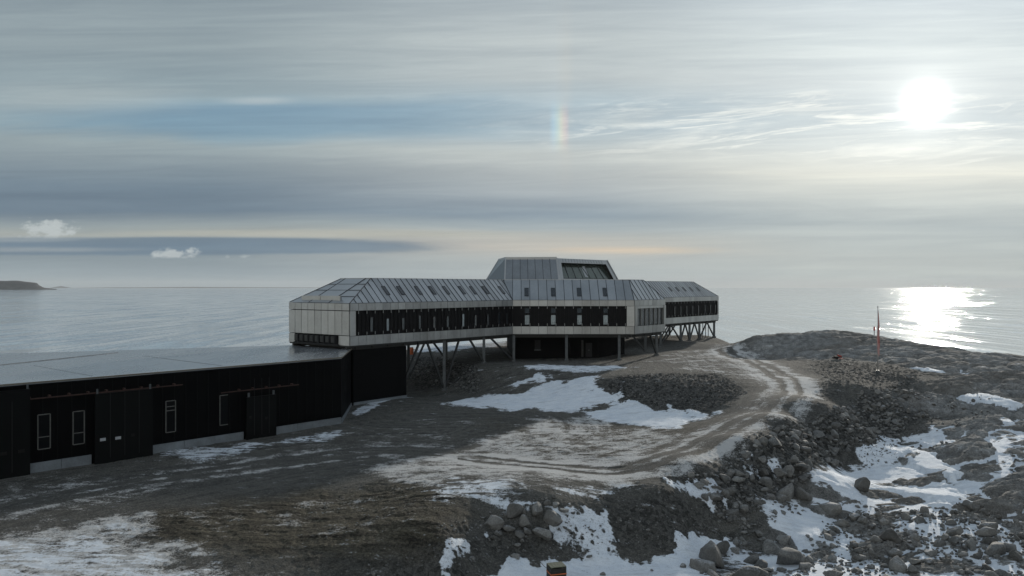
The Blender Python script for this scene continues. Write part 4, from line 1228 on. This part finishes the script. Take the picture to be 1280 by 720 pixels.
# small red motor sledge parked at the foot of the ridge
sx, sy = G(1047, 449); sz_ = ground_at(sx, sy)
so_ = empty('snow_machine', (sx, sy, sz_)); tag(so_, 'tiny red and black machine parked at the foot of the rock ridge', 'snow machine')
def bx(mbx, dx, dy, dz, hx, hy, hz, m=0, tilt=0.):
    rr_ = Matrix.Rotation(tilt, 3, 'Y'); k_ = .7; mbx.box((sx + dx * k_, sy + dy * k_, sz_ + dz * k_), hx * k_, rr_ @ Vector((1, 0, 0)), hy * k_, (0, 1, 0), hz * k_, m, rr_ @ Vector((0, 0, 1)))
mb = MB(); bx(mb, 0, 0, .45, .9, .35, .12); bx(mb, -.6, 0, .22, .7, .22, .16, tilt=.08); mb.build('body', M['backing'], so_)
mb = MB(); bx(mb, .45, 0, .72, .45, .33, .17, tilt=.35); bx(mb, .72, 0, .52, .25, .3, .12, tilt=.5); mb.build('cowl', M['red'], so_)
mb = MB(); bx(mb, -.35, 0, .72, .5, .18, .09, tilt=-.06); mb.build('seat', M['backing'], so_)
mb = MB(); bx(mb, .12, 0, 1.05, .04, .35, .03); bx(mb, .2, 0, .9, .03, .03, .18); mb.build('handlebar', M['steel'], so_)
for s_ in (-1, 1):
    mb = MB(); bx(mb, .75, s_ * .38, .08, .5, .06, .03, tilt=-.1); bx(mb, .65, s_ * .36, .28, .03, .03, .2); mb.build('ski', M['red'], so_)

# orange fuel drum seen between the braces
ox, oy = G(514, 443); oz = ground_at(ox, oy)
oo = empty('fuel_drum', (ox, oy, oz)); tag(oo, 'small orange drum standing on the snow beyond the station columns', 'drum')
mb = MB(); mb.tube((ox, oy, oz), (ox, oy, oz + 1.25), .40, n=18); mb.build('body', M['orange'], oo)
for zz in (.4, .85):
    mb = MB(); mb.tube((ox, oy, oz + zz), (ox, oy, oz + zz + .05), .43, n=18); mb.build('hoop', M['orange'], oo)
mb = MB(); mb.tube((ox, oy, oz + 1.25), (ox, oy, oz + 1.29), .34, n=18); mb.build('lid', M['steel'], oo)

# strapped crate at the lower edge
cx, cy = (695.5 - 640) / F * 50.5, 50.5; ctop = CAM_Z - (706.5 - HOR) / F * 50.5; cz_ = min(ground_at(cx, cy), ctop - 1.0) - .05
cr_ = empty('crate', (cx, cy, cz_)); tag(cr_, 'dark upright crate with an orange strap standing in the snow', 'crate')
ca_, sa_ = math.cos(.28), math.sin(.28); cX = Vector((ca_, sa_, 0)); cY = Vector((-sa_, ca_, 0)); H_ = ctop - cz_
mb = MB()
for k in range(int(H_ / .17)):
    zz = cz_ + .17 * (k + .5)
    for s_ in (-1, 1):
        mb.box(Vector((cx, cy, zz)) + cY * s_ * .40, .50, cX, .02, cY, .078)
        mb.box(Vector((cx, cy, zz)) + cX * s_ * .48, .018, cX, .38, cY, .078)
for s_ in (-1, 1):
    for t_ in (-1, 1): mb.box(Vector((cx, cy, cz_ + H_ / 2)) + cX * s_ * .46 + cY * t_ * .43, .05, cX, .015, cY, H_ / 2)
mb.build('body', M['wood'], cr_)
mb = MB()
for k in range(5): mb.box(Vector((cx, cy, ctop + .02)) + cX * (k - 2) * .205, .095, cX, .45, cY, .025)
mb.build('lid', M['woodlid'], cr_)
mb = MB()
zz = ctop - .42
for s_ in (-1, 1):
    mb.box(Vector((cx, cy, zz)) + cY * s_ * .455, .53, cX, .008, cY, .03); mb.box(Vector((cx, cy, zz)) + cX * s_ * .52, .008, cX, .45, cY, .03)
mb.build('strap', M['orange'], cr_)
# wire from the boulders to the crate
mb = MB(); a_ = G(664, 683); pts = []
p0 = Vector((a_[0], a_[1], ground_at(*a_) + .12)); p1 = Vector((cx, cy, 0)) - cX * .5 - cY * .4; p1.z = ctop - .15
for k in range(21):
    t = k / 20; q = p0.lerp(p1, t); q.z = max(q.z - .35 * math.sin(math.pi * t) , ground_at(q.x, q.y) + .03); pts.append(q)
for k in range(20): mb.tube(pts[k], pts[k + 1], .018, n=6)
wr = mb.build('wire', M['seam']); tag(wr, 'thin dark wire running over the snow from the boulders to the crate', 'wire')

# -------------------------------------------------- distant land on the sea
def land(name, prof, d, depth, k):
    """rolling land whose skyline passes through the given picture points"""
    xs = np.array([p[0] for p in prof], float); hs = np.array([p[1] for p in prof], float)
    n = 160; m_ = 26
    u = np.linspace(xs[0], xs[-1], n); top = np.interp(u, xs, hs)
    v = []; f = []
    for j in range(m_):
        t = j / (m_ - 1); y = d + (t - .25) * depth
        env = sstep(0, .22, np.full(n, t)) * (1 - sstep(.75, 1, np.full(n, t)))
        X = (u - 640) / F * y
        hgt = (CAM_Z - (top - HOR) / F * d - SEA_Z) * env
        hgt = hgt * (1 + .10 * fbm(X, np.full(n, y), depth * .18, 4, k)) - 1.5
        v += [(X[i], y, SEA_Z + hgt[i]) for i in range(n)]
    for j in range(m_ - 1):
        for i in range(n - 1): f.append((j * n + i, j * n + i + 1, (j + 1) * n + i + 1, (j + 1) * n + i))
    mb = MB(); mb.v = v; mb.f = f; mb.m = [0] * len(f)
    o = mb.build(name, M['land'], None, True); tag(o, kind='structure'); return o
def mk_land():
    m, nt, b = new_mat('far_land'); g = NT(nt)
    n = g.noise(g.vscale(g.pos(), (1, 1, 4)), .01, 5, .6)
    nt.links.new(g.mix(g.maprange(n, .4, .62), (.018, .018, .019), (.05, .05, .05)), b.inputs['Base Color']); b.inputs['Roughness'].default_value = .9
    return m
M['land'] = mk_land()
land('headland', [(-420, 345), (-200, 348), (-40, 350.2), (20, 350.6), (29, 351.8), (46, 353.6), (50, 357.3), (56, 359.8), (68, 360.8), (74, 362.3)], 8000, 1500, 5)
land('hills', [(60, 360.2), (76, 357.6), (90, 359.8), (130, 359.3), (240, 358.6), (330, 359.1), (420, 359.4)], 26000, 5000, 9)

# ------------------------------------------------------------ camera & light
cam = bpy.data.cameras.new('camera'); cam.sensor_width = 36; cam.lens = 36 * F / 1280; cam.clip_start = .5; cam.clip_end = 200000
cam.shift_y = -(360 - HOR) / 1280
co_ = bpy.data.objects.new('camera', cam); co_.location = (0, 0, CAM_Z); co_.rotation_euler = (R(90), 0, 0); COL.objects.link(co_); scene.camera = co_

SAZ = math.atan2(1156 - 640, F); SEL = math.atan((HOR - 128) / math.hypot(F, 516))
sun_dir = Vector((math.sin(SAZ) * math.cos(SEL), math.cos(SAZ) * math.cos(SEL), math.sin(SEL)))
sl = bpy.data.lights.new('sun', 'SUN'); sl.energy = 2.4; sl.angle = R(1.5); sl.color = (1., .93, .82)
so2 = bpy.data.objects.new('sun', sl); so2.rotation_euler = (-sun_dir).to_track_quat('-Z', 'Y').to_euler(); COL.objects.link(so2)

w = bpy.data.worlds.new('World'); scene.world = w; w.cycles.sampling_method = 'MANUAL'; w.cycles.sample_map_resolution = 512; w.use_nodes = True
nt = w.node_tree; nt.nodes.clear(); g = NT(nt)
out = nt.nodes.new('ShaderNodeOutputWorld'); bg = nt.nodes.new('ShaderNodeBackground'); nt.links.new(bg.outputs[0], out.inputs[0])
bg.inputs[1].default_value = .1
sky = nt.nodes.new('ShaderNodeTexSky'); sky.sky_type = 'NISHITA'; sky.sun_disc = False
sky.sun_elevation = SEL; sky.sun_rotation = SAZ; sky.altitude = 20; sky.dust_density = 1.2
tc = nt.nodes.new('ShaderNodeTexCoord'); dv = tc.outputs['Generated']
sp = nt.nodes.new('ShaderNodeSeparateXYZ'); nt.links.new(dv, sp.inputs[0]); dx, dy, dz = sp.outputs
hyp = g.math('SQRT', g.math('ADD', g.math('MULTIPLY', dx, dx), g.math('MULTIPLY', dy, dy)))
azm = g.math('ARCTAN2', dx, dy)
azc = g.math('MINIMUM', g.math('MAXIMUM', azm, -.75), .75)
el = g.math('DIVIDE', g.math('DIVIDE', dz, g.math('MAXIMUM', hyp, .001)), g.math('COSINE', azc))   # height over the horizon, 0 .. .36 in view
ax = g.math('TANGENT', azc)
def lin(c):
    m_ = .3 * c[0] + .59 * c[1] + .11 * c[2]
    c = [min(250, max(5, (m_ + (q - m_) * 1.02 - 150) * 1.2 + 150)) for q in c]
    return tuple(((q / 255) / 12.92 if q / 255 <= .04045 else ((q / 255 + .055) / 1.055) ** 2.4) * 10 for q in c)
def skyramp(stops, f):
    # ramp position = el / .5, colours in radiance / strength; stored /10 to stay within 0..1
    st_ = sorted([((HOR - py) / 1000 / .5, tuple(q / 10 for q in lin(c))) for py, c in stops])
    return g.ramp(f, st_)
nb = g.noise(g.vscale(g.comb(ax, el, 0), (1.6, 9, 1)), 1.0, 4, .5, .3)
warp = g.math('MULTIPLY', g.math('SUBTRACT', nb, .5), .035)
elw = g.math('ADD', g.math('ADD', el, warp), g.math('MULTIPLY', ax, .01))
f5 = g.math('DIVIDE', elw, .5)
Lf = skyramp([(359, (136, 149, 155)), (345, (137, 149, 155)), (325, (128, 139, 145)), (308, (122, 134, 143)), (296, (152, 156, 153)), (285, (138, 147, 150)), (268, (107, 121, 133)), (238, (113, 127, 138)), (205, (132, 143, 149)), (180, (142, 153, 157)), (150, (141, 155, 161)), (110, (138, 151, 157)), (60, (139, 150, 155)), (0, (134, 145, 151)), (-100, (120, 133, 143))], f5)
Cf = skyramp([(359, (158, 163, 163)), (345, (158, 165, 166)), (325, (162, 166, 165)), (312, (176, 173, 166)), (298, (170, 170, 165)), (285, (152, 160, 163)), (268, (134, 146, 155)), (240, (155, 162, 166)), (215, (166, 171, 172)), (188, (176, 181, 180)), (160, (152, 166, 175)), (130, (156, 170, 178)), (100, (170, 177, 179)), (50, (170, 177, 179)), (0, (162, 170, 174)), (-100, (140, 150, 158))], f5)
Rf = skyramp([(359, (183, 185, 180)), (345, (172, 178, 176)), (325, (172, 177, 175)), (305, (172, 178, 177)), (275, (166, 173, 174)), (250, (182, 187, 185)), (215, (204, 205, 198)), (180, (198, 203, 202)), (150, (184, 192, 195)), (100, (196, 202, 203)), (50, (196, 203, 204)), (0, (186, 194, 198)), (-100, (165, 175, 182))], f5)
c = g.mix(g.maprange(ax, -.42, .06), Lf, Cf); c = g.mix(g.maprange(ax, .05, .45), c, Rf)
# what is behind the camera and overhead: thin cloud over blue
back = g.ramp(g.maprange(dz, 0, 1, 0, 1, False), [(0, tuple(q / 10 for q in lin((207, 205, 198)))), (.22, tuple(q / 10 for q in lin((190, 195, 197)))), (.5, tuple(q / 10 for q in lin((155, 164, 174)))), (1, tuple(q / 10 for q in lin((126, 138, 151))))])
back = g.mix(1., back, g.mix(g.maprange(dx, .35, .95), (1.12, 1.10, 1.06), (.48, .52, .58)), 'MULTIPLY')
c = g.mix(g.maprange(dy, .35, -.15), c, back)
c = g.mix(g.maprange(dz, .36, .75), c, back)
def blob(cx_, cy_, rx, ry, soft=1.):
    a_ = g.math('DIVIDE', g.math('SUBTRACT', ax, cx_), rx); b_ = g.math('DIVIDE', g.math('SUBTRACT', el, cy_), ry)
    return g.math('SQRT', g.math('ADD', g.math('MULTIPLY', a_, a_), g.math('MULTIPLY', b_, b_)))
infront = g.maprange(dy, .2, .5)
def px2(px, py): return ((px - 640) / 1000, (HOR - py) / 1000)
def over(c, mask, col): return g.mix(g.math('MULTIPLY', mask, infront), c, tuple(q / 10 for q in lin(col)))
wn = g.noise(g.vscale(g.comb(ax, el, 0), (4, 22, 1)), 1.0, 5, .6, .6)
wnc = g.math('MULTIPLY', g.math('SUBTRACT', wn, .5), 1.1)
# gap of blue sky, mixed from the clear sky itself
bm_ = g.math('MULTIPLY', g.maprange(g.math('ADD', blob(*px2(400, 150), .46, .034), wnc), 1.10, .35), infront)
skyc = g.mix(1., sky.outputs[0], (.10, .10, .10), 'MULTIPLY')
clear = g.mix(.72, skyc, tuple(q / 10 for q in lin((106, 136, 156))))
c = g.mix(g.math('MULTIPLY', bm_, .95), c, clear)
# dark wedge of stratus on the left and its thin bright upper rim
wb = g.math('ADD', blob(*px2(190, 308), .40, .0135), g.math('MULTIPLY', wnc, .5))
c = over(c, g.math('MULTIPLY', g.maprange(wb, 1.02, .72), .8), (101, 119, 134))
c = over(c, g.math('MULTIPLY', g.maprange(g.math('ADD', blob(*px2(420, 292), .34, .006), g.math('MULTIPLY', wnc, 1.2)), 1.1, .3), .55), (166, 166, 158))
c = over(c, g.math('MULTIPLY', g.maprange(g.math('ADD', blob(*px2(780, 313), .11, .006), g.math('MULTIPLY', wnc, 1.6)), 1.2, .1), .45), (206, 186, 160))
# pale thin veils at left
for (cx_, cy_, rx, ry, am, col) in ((90, 122, .16, .022, .45, (160, 168, 170)), (325, 126, .055, .006, .55, (165, 173, 176)), (20, 298, .12, .005, .4, (150, 156, 158)), (60, 312, .15, .004, .5, (150, 156, 158))):
    c = over(c, g.math('MULTIPLY', g.maprange(g.math('ADD', blob(*px2(cx_, cy_), rx, ry), g.math('MULTIPLY', wnc, 1.6)), 1.3, .1), am), col)
# bright feathery cirrus between the halo and the sun
ci = g.noise(g.vscale(g.comb(ax, g.math('SUBTRACT', el, g.math('MULTIPLY', ax, .10)), 0), (7, 75, 1)), 1.0, 7, .68, .9)
ci2 = g.noise(g.vscale(g.comb(ax, g.math('SUBTRACT', el, g.math('MULTIPLY', ax, .06)), 0), (3.5, 34, 1)), 1.0, 7, .62, 1.4)
cir = g.math('MAXIMUM', g.maprange(ci, .49, .66), g.math('MULTIPLY', g.maprange(ci2, .47, .68), .7))
reg = g.math('MULTIPLY', g.maprange(g.math('ADD', blob(*px2(1110, 158), .50, .052), wnc), 1.2, .35), infront)
c = g.mix(g.math('MULTIPLY', g.math('MULTIPLY', cir, reg), .62), c, tuple(q / 10 for q in lin((240, 238, 226))))
# small cumulus low in the west
cn = g.noise(g.vscale(g.comb(ax, el, 0), (1, 1.5, 1)), 62, 5, .62)
for (cx_, cy_, rx, ry, am) in ((60, 288, .042, .014, .85), (218, 317.5, .034, .0085, .85), (305, 321, .008, .004, .6), (284, 321, .005, .003, .4)):
    lowcut = g.maprange(el, (HOR - cy_) / 1000 - ry * .85, (HOR - cy_) / 1000 - ry * .3)
    mk2 = g.maprange(g.math('ADD', blob(*px2(cx_, cy_), rx, ry), g.math('MULTIPLY', g.math('SUBTRACT', cn, .5), 2.6)), 1.0, .35)
    c = over(c, g.math('MULTIPLY', g.math('MULTIPLY', mk2, lowcut), am), (172, 178, 179))
# soft streaks everywhere
st2 = g.noise(g.vscale(g.comb(ax, el, 0), (1.3, 40, 1)), 1.0, 5, .6, .4)
c = g.mix(1., c, g.mix(g.maprange(st2, .3, .7), (.92, .928, .937), (1.08, 1.07, 1.055)), 'MULTIPLY')
st3 = g.noise(g.vscale(g.comb(ax, g.math('SUBTRACT', el, g.math('MULTIPLY', ax, .03)), 0), (3.2, 55, 1)), 1.0, 7, .68, 1.1)
c = g.mix(1., c, g.mix(g.maprange(st3, .32, .68), (.945, .95, .957), (1.055, 1.05, 1.04)), 'MULTIPLY')
# sun dog, 22 degrees to the left of the sun, with its faint vertical tail
pu, pv = px2(698, 158)
tu = g.math('SUBTRACT', ax, pu)
vert = g.maprange(g.math('ABSOLUTE', g.math('SUBTRACT', el, pv)), .038, .004)
tail = g.maprange(g.math('ABSOLUTE', g.math('SUBTRACT', el, pv + .04)), .16, .02)
spec = g.ramp(g.maprange(tu, -.012, .014, 0, 1, False), [(0, (0, 0, 0)), (.22, (.02, .07, .10)), (.42, (.08, .12, .08)), (.58, (.16, .13, .03)), (.74, (.15, .06, .01)), (.88, (.08, .01, .0)), (1, (0, 0, 0))])
c = g.mix(g.math('MULTIPLY', vert, infront), c, spec, 'ADD')
spec2 = g.ramp(g.maprange(tu, -.03, .02, 0, 1, False), [(0, (0, 0, 0)), (.5, (.018, .018, .018)), (.8, (.025, .012, .0)), (1, (0, 0, 0))])
c = g.mix(g.math('MULTIPLY', tail, infront), c, spec2, 'ADD')
# bright disc and aureole of the sun behind thin cloud
dt = g.n('ShaderNodeVectorMath', operation='DOT_PRODUCT'); nt.links.new(dv, dt.inputs[0]); dt.inputs[1].default_value = tuple(sun_dir)
ang = g.math('ARCCOSINE', g.math('MINIMUM', dt.outputs['Value'], .999999))
def gl(s, a): return g.math('MULTIPLY', g.math('EXPONENT', g.math('MULTIPLY', g.math('POWER', g.math('DIVIDE', ang, s), 2.), -1.)), a)
halo = g.math('ADD', g.math('ADD', g.math('ADD', gl(.015, 1.6), gl(.032, .20)), gl(.085, .10)), gl(.25, .02))
c = g.mix(1., c, g.mix(1., (1., .975, .90), g.comb(halo, halo, halo), 'MULTIPLY'), 'ADD')
# below the horizon: dull sea colour
c = g.mix(g.maprange(dz, -.002, -.02), c, tuple(q / 10 for q in lin((110, 122, 128))))
c10 = g.mix(1., c, (10, 10, 10), 'MULTIPLY')
for x in nt.nodes:
    if x.bl_idname == 'ShaderNodeMix': x.clamp_result = False
nt.links.new(c10, bg.inputs[0])

# ------------------------------------------------------------------- air
HAZE = True
if HAZE:
    mb = MB(); mb.hexa([(-41000, -310, -18.5), (41000, -310, -18.5), (41000, 46000, -18.5), (-41000, 46000, -18.5), (-41000, -310, 330), (41000, -310, 330), (41000, 46000, 330), (-41000, 46000, 330)])
    hm = bpy.data.materials.new('sea_air'); hm.use_nodes = True; n_ = hm.node_tree; n_.nodes.clear()
    o_ = n_.nodes.new('ShaderNodeOutputMaterial'); v_ = n_.nodes.new('ShaderNodeVolumePrincipled'); n_.links.new(v_.outputs[0], o_.inputs['Volume'])
    v_.inputs['Density'].default_value = 2.4e-5; v_.inputs['Color'].default_value = (.90, .94, .97, 1); v_.inputs['Anisotropy'].default_value = .15
    hz = mb.build('haze', hm); tag(hz, 'thin pale sea air over the water', 'haze', kind='stuff')

scene.render.engine = 'CYCLES'
scene.cycles.use_denoising = True
try: scene.cycles.denoiser = 'OPENIMAGEDENOISE'
except Exception: pass
scene.cycles.max_bounces = 6; scene.cycles.diffuse_bounces = 3; scene.cycles.glossy_bounces = 3; scene.cycles.volume_bounces = 0
scene.cycles.sample_clamp_indirect = 4
scene.view_settings.view_transform = 'Standard'; scene.view_settings.look = 'None'; scene.view_settings.gamma = 1; scene.view_settings.exposure = .22; scene.view_settings.use_curve_mapping = False
